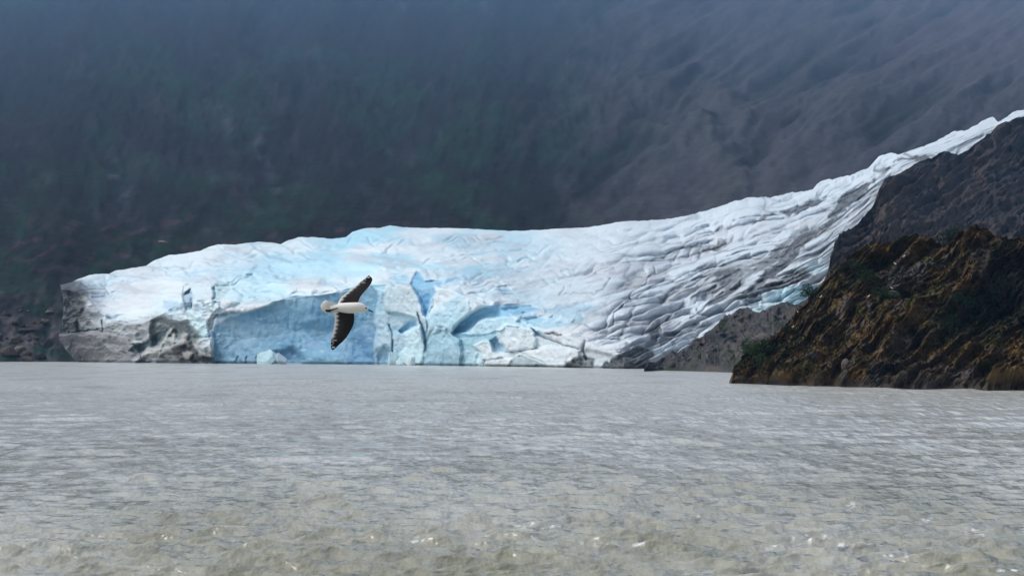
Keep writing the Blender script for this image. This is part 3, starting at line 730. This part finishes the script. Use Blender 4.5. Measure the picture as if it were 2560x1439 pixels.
def slope_col(PX, PY, T, h):
    c = np.zeros(PX.shape + (3,)) + np.array([0.085, 0.084, 0.086])
    c = mixc(c, (0.030, 0.036, 0.040), sstep(-0.1, 0.6, fbm(PX / 40, PY / 28, 2.1, 4)) * 0.8)
    c = mixc(c, (0.15, 0.125, 0.105), sstep(0.1, 0.7, fbm(PX / 55, PY / 30, 5.1, 4)) * 0.7)
    c = mixc(c, (0.050, 0.066, 0.036), sstep(0.0, 0.6, fbm(PX / 45, PY / 35, 7.1, 4)) * 0.6)
    for r0 in (90, 112, 140):
        arc = np.abs(np.hypot(PX - 1868, (PY - 938) * 1.15) - r0 + 4 * fbm(PX / 25, PY / 25, 1, 2))
        c = mixc(c, (0.22, 0.19, 0.16), sstep(3.2, 0.5, arc) * sstep(1840, 1880, PX) * 0.7 * sstep(-.3, .3, fbm(PX / 30, PY / 20, r0, 2)))
    c = mixc(c, (0.26, 0.25, 0.23), sstep(0.5, 0.8, fbm(PX / 9, PY / 7, 9.1, 3)) * 0.5)
    return c * 0.72
SP, slope_o = rock_sheet('rock_slope', np.arange(1610, 2160, 1.7), SLOPE_TOP, SLOPE_BOT, slope_D, 110, slope_rel, slope_col, M_rock, back=(8, 20))

# mossy headland in front
HEAD_TOP = [(1829, 956), (1834, 938), (1842, 918), (1856, 894), (1875, 878), (1895, 868), (1925, 850), (1945, 838), (1960, 822), (1985, 795), (2000, 772), (2016, 752), (2040, 722), (2070, 692), (2100, 660), (2120, 645), (2140, 630),
            (2160, 616), (2185, 611), (2210, 608), (2230, 604), (2250, 596), (2275, 587), (2300, 586), (2325, 592), (2345, 606), (2365, 609), (2385, 604), (2397, 588), (2415, 576), (2440, 573), (2465, 577), (2480, 586), (2500, 597), (2530, 594), (2560, 590), (2760, 560)]
HEAD_BOT = [(1829, 957), (1900, 959.5), (1960, 962), (2050, 966), (2200, 970), (2400, 973), (2450, 974), (2560, 976), (2760, 981)]
def head_rel(PX, PY, T):
    h = 2.2 * strata(PX, PY, 0.68, 170, 46, 1.0, 4) + 0.4 * strata(PX, PY, 0.60, 46, 14, 2.0, 3) + 0.6 * fbm(PX / 30, PY / 26, 3.0, 4)
    for pts, dp, soft in [
        (R6((2080, 620), (2250, 560), (2551, 250), (2551, 780), (2350, 830), (2150, 930), (1900, 900), (1820, 800)), -4.0, 40),
        (R6((1250, 330), (1480, 260), (1560, 240), (1500, 330), (1380, 420), (1200, 470), (1080, 470), (1100, 400)), -2.4, 14),
        (R6((1480, 590), (1600, 600), (1640, 640), (1560, 665), (1480, 640)), -3.0, 5),
        (R6((1460, 560), (1560, 540), (1620, 570), (1590, 600), (1480, 590)), 0.9, 5),
        (R6((1980, 130), (2050, 70), (2200, 60), (2290, 90), (2200, 200), (2050, 260), (1960, 240)), 2.5, 12),
        (R6((1820, 110), (1980, 120), (1940, 240), (1850, 200)), -2.0, 14),
        (R6((1540, 1000), (1680, 1000), (1640, 1120), (1420, 1300), (1280, 1330), (1260, 1230), (1440, 1150)), -2.0, 22),
        (R6((1640, 900), (1760, 920), (1700, 1040), (1600, 1060)), -2.2, 14),
        (R6((2190, 1360), (2330, 1240), (2551, 1090), (2700, 1090), (2700, 1380)), 3.0, 10),
        (R6((400, 1240), (540, 1090), (700, 1020), (900, 1060), (880, 1250), (600, 1320), (440, 1300)), 1.6, 25),
        (R6((1050, 680), (1250, 520), (1330, 540), (1250, 660), (1080, 760)), 1.4, 14),
        (R6((1420, 660), (1750, 680), (1850, 740), (1700, 900), (1400, 920), (1180, 860), (1250, 740)), 1.6, 25),
        (R6((1780, 540), (2080, 370), (2200, 400), (2130, 580), (1900, 660)), 1.8, 18),
    ]:
        m, _ = poly_mask(PX + 6 * perlin(PX / 20, PY / 20, 1.5), PY + 6 * perlin(PX / 20, PY / 20, 7.5), pts, soft)
        h = h + dp * m
    return h
def head_col(PX, PY, T, h):
    c = np.zeros(PX.shape + (3,)) + np.array([0.046, 0.031, 0.016])
    st = strata(PX, PY, 0.66, 60, 15, 9.0, 4)
    c = mixc(c, (0.105, 0.060, 0.018), sstep(0.0, 0.9, st) * sstep(-0.4, 0.4, fbm(PX / 80, PY / 60, 1.2, 3)) * 0.85)
    c = mixc(c, (0.038, 0.042, 0.010), sstep(0.0, 0.5, fbm(PX / 55, PY / 35, 4.2, 4)) * 0.75)
    c = mixc(c, (0.075, 0.070, 0.074), sstep(0.15, 0.6, fbm(PX / 42, PY / 30, 7.2, 4)) * 0.7)
    c = mixc(c, (0.012, 0.011, 0.010), sstep(0.1, 0.7, -st) * 0.65)
    c = mixc(c, (0.10, 0.062, 0.018), sstep(0.3, 0.85, fbm(PX / 44, PY / 28, 8.8, 3)) * 0.5)
    for pts, cc, w, soft in [
        (R6((2080, 620), (2250, 560), (2551, 250), (2800, 250), (2800, 800), (2551, 860), (2350, 880), (2150, 960), (1900, 930), (1820, 800)), (0.008, 0.018, 0.013), 0.92, 40),  # steep right side, here and next: thicket green with its shade painted in
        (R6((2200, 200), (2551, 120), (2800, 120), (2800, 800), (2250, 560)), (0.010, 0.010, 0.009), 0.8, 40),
        (R6((1250, 330), (1480, 260), (1560, 240), (1500, 330), (1380, 420), (1200, 470), (1080, 470), (1100, 400)), (0.010, 0.020, 0.008), 0.85, 14),
        (R6((1380, 440), (1480, 380), (1700, 370), (1760, 420), (1740, 520), (1620, 570), (1460, 560)), (0.082, 0.076, 0.084), 0.75, 12),
        (R6((1460, 560), (1560, 540), (1640, 570), (1590, 600), (1480, 590)), (0.12, 0.11, 0.10), 0.8, 5),
        (R6((1480, 590), (1600, 600), (1640, 640), (1560, 665), (1480, 640)), (0.010, 0.009, 0.010), 0.8, 5),
        (R6((1640, 900), (1740, 930), (1600, 1080), (1640, 1120), (1420, 1310), (1260, 1330), (1260, 1220), (1440, 1150)), (0.030, 0.032, 0.044), 0.8, 20),
        (R6((1500, 1290), (1560, 1150), (1900, 1180), (2200, 1250), (2180, 1370), (1500, 1350)), (0.060, 0.055, 0.058), 0.7, 25),
        (R6((280, 1000), (420, 990), (500, 1080), (480, 1160), (330, 1210), (250, 1110)), (0.018, 0.036, 0.010), 0.8, 14),
        (R6((2190, 1360), (2330, 1240), (2551, 1090), (2800, 1090), (2800, 1380)), (0.085, 0.055, 0.022), 0.8, 6),
        (R6((1590, 320), (1660, 230), (1740, 190), (1800, 180), (1760, 240), (1640, 330), (1560, 370)), (0.105, 0.066, 0.016), 0.8, 6),
        (R6((1980, 130), (2050, 70), (2200, 60), (2290, 90), (2200, 200), (2050, 260), (1960, 240)), (0.085, 0.050, 0.016), 0.7, 10),
    ]:
        m, _ = poly_mask(PX + 8 * perlin(PX / 18, PY / 18, 1.5), PY + 8 * perlin(PX / 18, PY / 18, 7.5), pts, soft)
        c = mixc(c, cc, m * w)
    c = mixc(c, (0.17, 0.15, 0.13), sstep(0.55, 0.85, fbm(PX / 9, PY / 6, 9.9, 3)) * 0.45 * sstep(2450, 2300, PX))
    c = c * 1.12
    c = mixc(c, (0.040, 0.038, 0.036), sstep(0.05, 0.0, T) * 0.7)     # wet, lichen-free band at the waterline
    return c
def head_D(PX, PY, T, yb, yt): return water_D(yb) + (yb - PY) * 0.115
HP, head_o = rock_sheet('headland', np.arange(1829, 2740, 1.7), HEAD_TOP, HEAD_BOT, head_D, 260, head_rel, head_col, M_rock, back=(5, 10))

hx, hy = proj(HP)
def on_head(px, py):
    d = (hx - px) ** 2 + (hy - py) ** 2
    near = d < d.min() + 9
    dd = np.where(near, HP[..., 1], 1e9)
    i = np.unravel_index(np.argmin(dd), dd.shape)
    return HP[i].copy()

# ---------------------------------------------------------------- rocks and ice blocks lying about
def chunk_mesh(seed, cuts=9, sub=2, rough=0.10):
    """an angular lump: a unit ball clipped by random planes"""
    import bmesh
    r = random.Random(seed)
    bm = bmesh.new()
    bmesh.ops.create_icosphere(bm, subdivisions=sub, radius=1.0)
    for i in range(cuts):
        n = Vector((r.gauss(0, 1), r.gauss(0, 1), r.gauss(0, 0.9))).normalized()
        d = r.uniform(0.48, 0.78)
        for v in bm.verts:
            k = v.co.dot(n) - d
            if k > 0: v.co -= n * k
    for v in bm.verts:
        v.co *= 1 + r.uniform(-rough, rough) * 0.5
    me = bpy.data.meshes.new('chunk')
    bm.to_mesh(me); bm.free()
    V = np.array([v.co[:] for v in me.vertices]); Fs = [list(p.vertices) for p in me.polygons]
    bpy.data.meshes.remove(me)
    return V, Fs

def chunk(name, loc, size, seed, colr, mat, label, cat, group=None, rot=0.0, sink=0.3, smooth=False):
    V, Fs = chunk_mesh(seed)
    V = V * np.array(size)
    c, s = math.cos(rot), math.sin(rot)
    V = np.stack([V[:, 0] * c + V[:, 2] * s, V[:, 1], -V[:, 0] * s + V[:, 2] * c], -1)
    V[:, 2] -= V[:, 2].min() * (1 - sink)
    r = np.random.default_rng(seed)
    col = np.array(colr) * (0.85 + 0.3 * r.random((len(V), 1)))
    o = mesh_obj(name, V, Fs, mat, col, smooth=smooth)
    o.location = loc
    return tag(o, label, cat, group)

gx, gy = proj(GP)
ice_specs = [
    (R9((1770, 1330)), (5.2, 2.6, 3.6), 11, (0.60, 0.84, 0.92), 'pale blue wedge of ice lying at the foot of the great blue face', 0.35, 9),
    (R9((1970, 1370)), (2.4, 1.8, 2.6), 12, (0.46, 0.58, 0.66), 'small grey-blue ice block right of the pale wedge under the blue face', -0.3, 7),
    (R8((250, 1370)), (1.9, 1.6, 3.2), 13, (0.62, 0.82, 0.88), 'jagged pale ice block left of the rubble under the split tower', 0.2, 8),
    (R8((350, 1385)), (1.9, 1.6, 1.8), 14, (0.66, 0.84, 0.90), 'low white ice block in the rubble under the split tower', 0.0, 8),
    (R8((195, 1330)), (0.7, 0.7, 2.6), 15, (0.55, 0.74, 0.84), 'thin upright splinter of ice beside the dark hollow', 0.1, 7),
    (R8((480, 1390)), (2.0, 1.6, 2.2), 16, (0.70, 0.85, 0.90), 'white ice block at the right end of the rubble under the tower', -0.2, 8),
    (R3((745, 1305)), (1.1, 1.0, 1.6), 17, (0.50, 0.66, 0.74), 'small blue ice block on the waterline right of the split', 0.0, 6),
]
for (pt,), size, seed, colr, label, rot, fwd in ice_specs:
    D = float(water_D(interp(EDGE, pt[0])))
    p = at(pt[0], pt[1], D - fwd)
    chunk('ice_block', (p[0], p[1], -0.5), size, seed, colr, M_ice, label, 'ice block', 'ice blocks at the foot of the glacier', rot, 0.12)

mx, my = proj(MP)
def on_mount(px, py):
    d = (mx - px) ** 2 + (my - py) ** 2
    return MP[np.unravel_index(np.argmin(d), d.shape)].copy()
shore = [(random.uniform(-40, 128), random.uniform(770, 902)) for _ in range(46)]
for i, (x, y) in enumerate(shore):
    p = on_mount(x, y)
    s = random.uniform(0.8, 2.6) * (1.25 if y > 850 else 0.9)
    base = random.choice([(0.07, 0.058, 0.052), (0.10, 0.085, 0.072), (0.05, 0.043, 0.043), (0.14, 0.12, 0.10)])
    chunk('boulder', p, (s * random.uniform(0.9, 1.5), s, s * random.uniform(0.6, 0.9)), 100 + i, base, M_rock,
          'brown-grey boulder on the stony shore left of the glacier snout', 'boulder', 'boulders on the left shore', random.uniform(-.4, .4), 0.45)
p = on_mount(408, 606)
chunk('rock_slab', p, (3.6, 2, 1.0), 201, (0.22, 0.21, 0.19), M_rock, 'pale flat rock slab on the dark slope above the left ice', 'rock', None, 0.08, 0.6)
p = on_head(2225, 733)
chunk('boulder', p + np.array([0, -0.6, -0.7]), (1.9, 1.3, 0.75), 303, (0.085, 0.078, 0.075), M_rock, 'large grey boulder overhanging a dark hollow on the headland', 'boulder', None, 0.1, 0.3)
p = on_head(2110, 920)
chunk('boulder', p, (0.55, 0.5, 0.8), 302, (0.12, 0.095, 0.08), M_rock, 'pale upright boulder low on the headland above the waterline', 'boulder', None, 0.2, 0.3)

# ---------------------------------------------------------------- shrubs on the headland
def leaf_cloud(n, rad, size, colr, seed, flat=0.75):
    r = np.random.default_rng(seed)
    nc = 9
    cen = r.normal(size=(nc, 3)) * np.array([0.5, 0.4, 0.35]) * rad; cen[:, 2] = np.abs(cen[:, 2]) + 0.35 * rad
    cr = r.uniform(0.3, 0.55, nc) * rad
    k = r.integers(0, nc, n)
    d = r.normal(size=(n, 3)); d /= np.linalg.norm(d, axis=1)[:, None]
    p = cen[k] + d * (cr[k] * r.uniform(0.55, 1.05, n) ** 0.6)[:, None] * np.array([1, 1, flat])
    p[:, 2] = np.maximum(p[:, 2], 0.02)
    a = r.normal(size=(n, 3)); a /= np.linalg.norm(a, axis=1)[:, None]
    b = np.cross(a, r.normal(size=(n, 3))); b /= np.linalg.norm(b, axis=1)[:, None]
    s = size * r.uniform(0.6, 1.3, n)[:, None]
    V = np.stack([p - a * s, p + b * s * 0.5, p + a * s, p - b * s * 0.5], 1).reshape(-1, 3)
    Fq = np.arange(n * 4).reshape(n, 4)
    cc = np.array(colr)[None] * r.uniform(0.6, 1.5, (n, 1)) * (1 + r.normal(0, .08, (n, 3)))
    return V, Fq, np.repeat(cc, 4, 0)

def stem_mesh(rad, seed):
    r = random.Random(seed)
    V = []; Fs = []
    for j in range(5):
        x, y = r.uniform(-.5, .5) * rad, r.uniform(-.4, .4) * rad
        pts = [(0, 0, -0.25), (x * .5, y * .5, rad * .35), (x, y, rad * .8)]
        base = len(V)
        for i, q in enumerate(pts):
            w = 0.05 * rad * (1 - 0.35 * i)
            for a in range(5):
                V.append((q[0] + w * math.cos(a * 1.2566), q[1] + w * math.sin(a * 1.2566), q[2]))
        for i in range(2):
            for a in range(5):
                Fs.append([base + i * 5 + a, base + i * 5 + (a + 1) % 5, base + i * 5 + 5 + (a + 1) % 5, base + i * 5 + 5 + a])
    return np.array(V), Fs

shrubs = [
    ((1885, 888), 2.1, (0.020, 0.048, 0.012), 'bright green shrub on the left tip of the headland near the water'),
    ((1912, 878), 1.7, (0.016, 0.040, 0.012), 'dark green shrub right of the shrub on the headland tip'),
    ((1900, 915), 1.5, (0.022, 0.045, 0.014), 'low green shrub just above the waterline at the headland tip'),
    ((2022, 745), 1.5, (0.020, 0.055, 0.034), 'blue-green shrub on the headland skyline in front of the ice'),
    ((2200, 752), 2.2, (0.012, 0.032, 0.010), 'round dark green shrub left of the overhanging grey boulder'),
    ((2165, 705), 1.6, (0.010, 0.024, 0.008), 'small dark shrub in the shaded gully high on the headland'),
    ((2130, 690), 1.7, (0.012, 0.026, 0.008), 'dark shrub at the lower end of the shaded gully'),
    ((2370, 600), 2.2, (0.008, 0.024, 0.014), 'dark green shrub in the notch on the headland skyline'),
    ((2400, 800), 2.6, (0.006, 0.026, 0.018), 'blue-green thicket shrub on the steep dark side of the headland'),
    ((2450, 775), 2.4, (0.006, 0.022, 0.016), 'dark thicket shrub right of the blue-green shrub on the dark side'),
    ((2370, 835), 2.2, (0.008, 0.024, 0.016), 'low dark shrub at the bottom left of the dark thicket'),
    ((2510, 740), 2.6, (0.005, 0.014, 0.010), 'nearly black shrub near the right edge of the photo'),
    ((1995, 840), 1.0, (0.012, 0.022, 0.008), 'small dark bush on the left flank of the headland'),
]
for i, (pp, rad, colr, label) in enumerate(shrubs):
    p = on_head(*pp)
    root = empty('shrub', p); tag(root, label, 'shrub', 'shrubs on the headland')
    V, Fq, cc = leaf_cloud(900, rad, 0.13, colr, 400 + i)
    mesh_obj('foliage', V, Fq, M_leaf, cc, root, smooth=False)
    V, Fs = stem_mesh(rad, 500 + i)
    mesh_obj('stem', V, Fs, M_leaf, np.zeros((len(V), 3)) + np.array([0.03, 0.022, 0.015]), root)

# low ground cover on the headland: heather, moss and dry grass
def cover():
    n = 30000
    r = np.random.default_rng(77)
    nr, ncol = HP.shape[:2]
    i = r.integers(3, nr - 2, n); j = r.integers(2, ncol - 2, n)
    p = HP[i, j]
    ok = fbm(hx[i, j] / 40, hy[i, j] / 28, 5.9, 3) > -0.15
    p = p[ok]; xx, yy = hx[i, j][ok], hy[i, j][ok]
    n = len(p)
    N = normals(HP)[i, j][ok]
    up = N * 0.6 + np.array([0, 0, 0.8]) + r.normal(0, 0.35, (n, 3))
    up /= np.linalg.norm(up, axis=1)[:, None]
    sd = np.cross(up, r.normal(size=(n, 3))); sd /= np.linalg.norm(sd, axis=1)[:, None]
    hgt = r.uniform(0.10, 0.34, n)[:, None]; w = r.uniform(0.06, 0.16, n)[:, None]
    b = p - N * 0.05
    V = np.stack([b - sd * w, b + sd * w, b + up * hgt + sd * w * .5, b + up * hgt * 1.1 - sd * w * .5], 1).reshape(-1, 3)
    sel = fbm(xx / 60, yy / 40, 2.9, 3)
    c = np.where((sel > 0.1)[:, None], np.array([0.026, 0.030, 0.010]), np.array([0.050, 0.033, 0.012]))
    dark = sstep(2300, 2480, xx) * sstep(900, 800, yy)
    c = c * (1 - 0.75 * dark)[:, None] * r.uniform(0.7, 1.25, (n, 1))
    o = mesh_obj('ground_cover', V, np.arange(n * 4).reshape(n, 4), M_leaf, np.repeat(c, 4, 0), smooth=False)
    tag(o, 'low brown heather and moss covering the headland', 'ground cover', kind='stuff')
cover()

# ---------------------------------------------------------------- the gull in flight
def build_gull():
    D = 15.0
    s = 0.153 * D / F                                # metres per crop pixel
    org = at(780 + 560 * 0.153, 670 + 650 * 0.153, D)
    def L(x, y, z=0.0): return np.array([(x - 560) * s, z, -(y - 650) * s])   # local: x right, y away, z up
    V = []; Fs = []; Cc = []
    def loft(rings, cols, cap=True):
        base = len(V); k = len(rings[0])
        for ring, cs in zip(rings, cols):
            for q, c in zip(ring, cs): V.append(q); Cc.append(c)
        for i in range(len(rings) - 1):
            for a in range(k):
                Fs.append([base + i * k + a, base + i * k + (a + 1) % k, base + (i + 1) * k + (a + 1) % k, base + (i + 1) * k + a])
        if cap:
            Fs.append([base + a for a in range(k)][::-1]); Fs.append([base + (len(rings) - 1) * k + a for a in range(k)])
    white = np.array([0.84, 0.82, 0.77]); grey = np.array([0.020, 0.019, 0.020]); black = np.array([0.008, 0.008, 0.010])  # grey is the underwing, darkened to hold its shade
    # body: rings along the axis (x, centre y, half height, half depth)
    prof = [(300, 650, 26, 18), (360, 648, 46, 36), (430, 646, 66, 58), (510, 648, 82, 78), (600, 652, 90, 88), (690, 652, 92, 88), (760, 646, 86, 80), (810, 642, 74, 68),
            (850, 650, 60, 56), (880, 660, 45, 42), (905, 671, 29, 27), (922, 680, 17, 16)]
    rings = []; cols = []
    for x, yc, hh, hd in prof:
        ring = []; cs = []
        for a in range(20):
            t = a / 20 * 2 * math.pi
            ring.append(L(x, yc - hh * math.sin(t), hd * s * math.cos(t)))
            cs.append(white * 0.97)
        rings.append(ring); cols.append(cs)
    loft(rings, cols)
    # wings: leading and trailing outlines traced root to tip
    def wing(lead, trail, tilt, n=46, tipdark=0.62, nf=10):
        lead = np.array(lead, float); trail = np.array(trail, float)
        def res(P_, m):
            d = np.r_[0, np.cumsum(np.hypot(*np.diff(P_, axis=0).T))]
            u = np.linspace(0, d[-1], m)
            # smooth the corners of the outline
            q = np.stack([np.interp(u, d, P_[:, 0]), np.interp(u, d, P_[:, 1])], -1)
            for _ in range(3):
                q[1:-1] = 0.25 * q[:-2] + 0.5 * q[1:-1] + 0.25 * q[2:]
            return q
        A = res(lead, n); B = res(trail, n)
        mc = 15
        cs_u = np.linspace(0, 1, mc)
        rings = []; cols = []
        for i in range(n):
            f = i / (n - 1)
            # feather tips notch the trailing edge
            ph = (f * nf * 2.2) % 1
            notch = 0.05 * sstep(0.1, 0.4, f) * (abs(ph - 0.5) * 2) * (1 + 1.8 * sstep(0.7, 0.95, f))
            b = B[i] + (A[i] - B[i]) * notch
            up = []; dn = []; cu = []; cd = []
            chord = math.hypot(*(A[i] - b)) * s
            for c in cs_u:
                q = A[i] + (b - A[i]) * c
                th = (0.085 * (1 - 0.5 * f)) * chord * math.sqrt(c + 0.002) * (1 - c) * 1.6 + 0.0012
                cam_ = -0.07 * chord * math.sin(math.pi * c ** 0.8)         # camber, hollow to the viewer
                z = tilt(f) - cam_
                up.append(L(q[0], q[1], z + th)); dn.append(L(q[0], q[1], z - th))
                # near side is the underside, its backlit shade painted near black; flight feathers paler towards the rear edge
                rear = float(sstep(0.78, 0.93, c + 0.05 * math.sin(f * 61))) * (1 - float(sstep(0.62, 0.78, f)))
                bar = 0.5 + 0.5 * math.sin(f * nf * 2 * math.pi * 2.2)
                col = grey * (0.75 + 0.5 * c) + (np.array([0.24, 0.22, 0.20]) - grey) * 0.3 * float(sstep(0.35, 0.9, c)) * float(sstep(0.12, 0.45, f)) * bar
                col = col + (white * 0.95 - col) * rear
                tp = float(sstep(tipdark, tipdark + 0.12, f)) 
                col = col + (black - col) * tp
                kf = int(f * nf * 2.2)
                mir = (0.90 < f < 0.955 and 0.2 + 0.1 * (i % 3) < c < 0.85) or (0.72 < f < 0.88 and (0.56, 0.74, 0.66, 0.8)[kf % 4] < c < (0.86, 0.97, 0.84, 0.99)[kf % 4] and bar > 0.6)
                if mir: col = np.array([0.62, 0.60, 0.56])
                cd.append(col); cu.append(col * 1.0 if tp > 0.5 else np.array([0.20, 0.20, 0.21]))
            rings.append(dn + up[::-1]); cols.append(cd + cu[::-1])
        loft(rings, cols)
    wing([(752, 575), (752, 540), (775, 480), (825, 400), (895, 325), (945, 255), (970, 195), (968, 160), (945, 132), (915, 112)],
         [(410, 600), (432, 535), (470, 470), (560, 390), (680, 292), (780, 212), (830, 172), (868, 140), (890, 122), (905, 108)],
         lambda f: 0.02 + 0.10 * f, tipdark=0.72)
    wing([(690, 700), (690, 760), (697, 830), (682, 920), (640, 1010), (565, 1130), (500, 1200), (440, 1250), (390, 1300), (352, 1334)],
         [(372, 700), (365, 760), (372, 850), (352, 980), (338, 1060), (318, 1130), (305, 1200), (302, 1265), (306, 1305), (325, 1335)],
         lambda f: -0.01 + 0.02 * f, tipdark=0.68)
    # tail fan: twelve feathers in one sheet
    n = 13
    rings = []; cols = []
    for k in range(n):
        f = k / (n - 1)
        tip = np.array([215, 520]) * (1 - f) ** 2 + 2 * f * (1 - f) * np.array([55, 630]) + np.array([215, 735]) * f ** 2
        tip = tip + np.array([10 if k % 2 else 0, 0])
        root_ = np.array([430, 582]) * (1 - f) + np.array([430, 712]) * f
        ring_u = []; ring_d = []
        for c in (0, .33, .66, 1):
            q = root_ + (tip - root_) * c
            z = 0.012 * (f - 0.5) + 0.004 * (k % 2)
            ring_u.append(L(q[0], q[1], z - 0.003)); ring_d.append(L(q[0], q[1], z + 0.003))
        rings.append(ring_u + ring_d[::-1]); cols.append([white * (1.0 + 0.05 * (k % 2))] * 8)
    loft(rings, cols)
    root = empty('gull', org)
    tag(root, 'white gull with dark wings spread, banking in flight before the blue ice', 'gull')
    mesh_obj('body', np.array(V), Fs, M_feather, np.array(Cc), root)
    # bill, eye, feet
    V2 = []; F2 = []; k = 8
    bill = [(912, 672, 17, 13), (935, 686, 13, 10), (965, 700, 11, 8), (985, 709, 10, 6), (998, 716, 7, 4), (1005, 724, 2, 1.5)]
    for x, yc, hh, hd in bill:
        for a in range(k):
            t = a / k * 2 * math.pi
            V2.append(L(x, yc - hh * math.sin(t), hd * s * math.cos(t)))
    for i in range(len(bill) - 1):
        for a in range(k): F2.append([i * k + a, i * k + (a + 1) % k, (i + 1) * k + (a + 1) % k, (i + 1) * k + a])
    F2.append(list(range(k))[::-1]); F2.append([(len(bill) - 1) * k + a for a in range(k)])
    mesh_obj('bill', np.array(V2), F2, M_feather, np.zeros((len(V2), 3)) + np.array([0.02, 0.017, 0.014]), root)
    Vc, Fc = chunk_mesh(5, 0, 2, 0)
    for zz in (-1, 1):
        o = mesh_obj('eye', Vc * np.array([14, 6, 12]) * s + L(888, 652, zz * 44 * s), Fc, M_feather, np.zeros((len(Vc), 3)) + 0.006, root)
    for zz in (-1, 1):
        V3 = []; F3 = []
        leg = [(430, 652, 8, 8), (380, 668, 10, 9), (330, 686, 15, 10), (280, 694, 20, 9), (235, 692, 17, 6), (215, 690, 6, 3)]
        off = (-62 * s, 0) if zz < 0 else (20 * s, 0)
        for x, yc, hh, hd in leg:
            for a in range(6):
                t = a / 6 * 2 * math.pi
                V3.append(L(x, yc - hh * math.sin(t) + (0 if zz < 0 else 8), off[0] * (0.55 if x < 330 else 0.95) + hd * s * math.cos(t)))
        for i in range(len(leg) - 1):
            for a in range(6): F3.append([i * 6 + a, i * 6 + (a + 1) % 6, (i + 1) * 6 + (a + 1) % 6, (i + 1) * 6 + a])
        F3.append([0, 1, 2, 3, 4, 5][::-1]); F3.append([len(leg) * 6 - 6 + a for a in range(6)])
        mesh_obj('foot', np.array(V3), F3, M_feather, np.zeros((len(V3), 3)) + np.array([0.012, 0.011, 0.010]), root)
build_gull()

# ---------------------------------------------------------------- gulls perched on the headland
def perched(p, yaw, label):
    V = []; Fs = []; Cc = []
    def loft(prof, k=8):
        b = len(V)
        for (x, z, r, c) in prof:
            for a in range(k):
                t = a / k * 2 * math.pi
                V.append((x, r * math.cos(t), z + r * math.sin(t))); Cc.append(c)
        for i in range(len(prof) - 1):
            for a in range(k): Fs.append([b + i * k + a, b + i * k + (a + 1) % k, b + (i + 1) * k + (a + 1) % k, b + (i + 1) * k + a])
        Fs.append([b + a for a in range(k)][::-1]); Fs.append([b + (len(prof) - 1) * k + a for a in range(k)])
    w = (0.80, 0.80, 0.78); g = (0.45, 0.45, 0.47); bl = (0.02, 0.02, 0.02); yl = (0.4, 0.3, 0.08)
    loft([(-0.24, 0.13, 0.008, bl), (-0.17, 0.15, 0.03, g), (-0.08, 0.17, 0.066, g), (0.02, 0.19, 0.08, w), (0.09, 0.22, 0.066, w), (0.12, 0.28, 0.042, w), (0.135, 0.33, 0.046, w), (0.165, 0.355, 0.038, w), (0.19, 0.352, 0.016, w)])
    loft([(0.185, 0.350, 0.013, yl), (0.215, 0.345, 0.010, yl), (0.235, 0.335, 0.003, yl)])
    for sy in (-0.025, 0.025):
        b = len(V)
        for z in (-0.12, 0.14):
            for a in range(4):
                V.append((0.01 + 0.006 * math.cos(a * 1.57), sy + 0.006 * math.sin(a * 1.57), z)); Cc.append(yl)
        for a in range(4): Fs.append([b + a, b + (a + 1) % 4, b + 4 + (a + 1) % 4, b + 4 + a])
    o = mesh_obj('gull', np.array(V), Fs, M_feather, np.array(Cc))
    o.location = p; o.rotation_euler = (0, 0, yaw); o.scale = (1.15, 1.15, 1.15)
    tag(o, label, 'gull', 'gulls perched on the headland')
for (x, y), yaw, label in [
    ((2300, 627), 2.6, 'white gull perched highest on the brown headland, below the skyline'),
    ((2258, 643), 0.3, 'white gull perched on the rim of the shaded gully, second highest'),
    ((2236, 662), 2.9, 'white gull perched above the purple-grey rock face'),
    ((2171, 743), 0.4, 'white gull perched beside the round dark green shrub'),
    ((2231, 727), 2.8, 'white gull perched on the overhanging grey boulder'),
    ((2049, 744), 0.2, 'white gull perched by the skyline shrub in front of the ice'),
    ((1997, 785), 2.9, 'white gull perched on the headland edge against the grey rock slope'),
    ((1980, 820), 0.5, 'white gull perched lowest on the left edge of the headland'),
]:
    perched(on_head(x, y), yaw, label)

# ---------------------------------------------------------------- haze
def build_haze():
    allz = MP[..., 2].max() + 20
    x0, x1 = min(MP[..., 0].min(), -9700) - 50, max(MP[..., 0].max(), 9700) + 50
    y0, y1 = -60, max(MP[..., 1].max(), 1600) + 60
    V = [(x, y, z) for z in (-5.5, allz) for y in (y0, y1) for x in (x0, x1)]
    Fs = [[0, 2, 3, 1], [4, 5, 7, 6], [0, 1, 5, 4], [2, 6, 7, 3], [0, 4, 6, 2], [1, 3, 7, 5]]
    m = bpy.data.materials.new('haze_air'); m.use_nodes = True
    nt = m.node_tree
    for n in list(nt.nodes): nt.nodes.remove(n)
    o_ = nt.nodes.new('ShaderNodeOutputMaterial'); v = nt.nodes.new('ShaderNodeVolumePrincipled')
    v.inputs['Color'].default_value = (0.31, 0.58, 1.0, 1)
    v.inputs['Density'].default_value = 0.000088
    v.inputs['Anisotropy'].default_value = 0.0
    nt.links.new(v.outputs[0], o_.inputs['Volume'])
    o = mesh_obj('haze', V, Fs, m, smooth=False)
    tag(o, 'thin blue-grey haze in the air before the mountain', 'haze', kind='stuff')
build_haze()
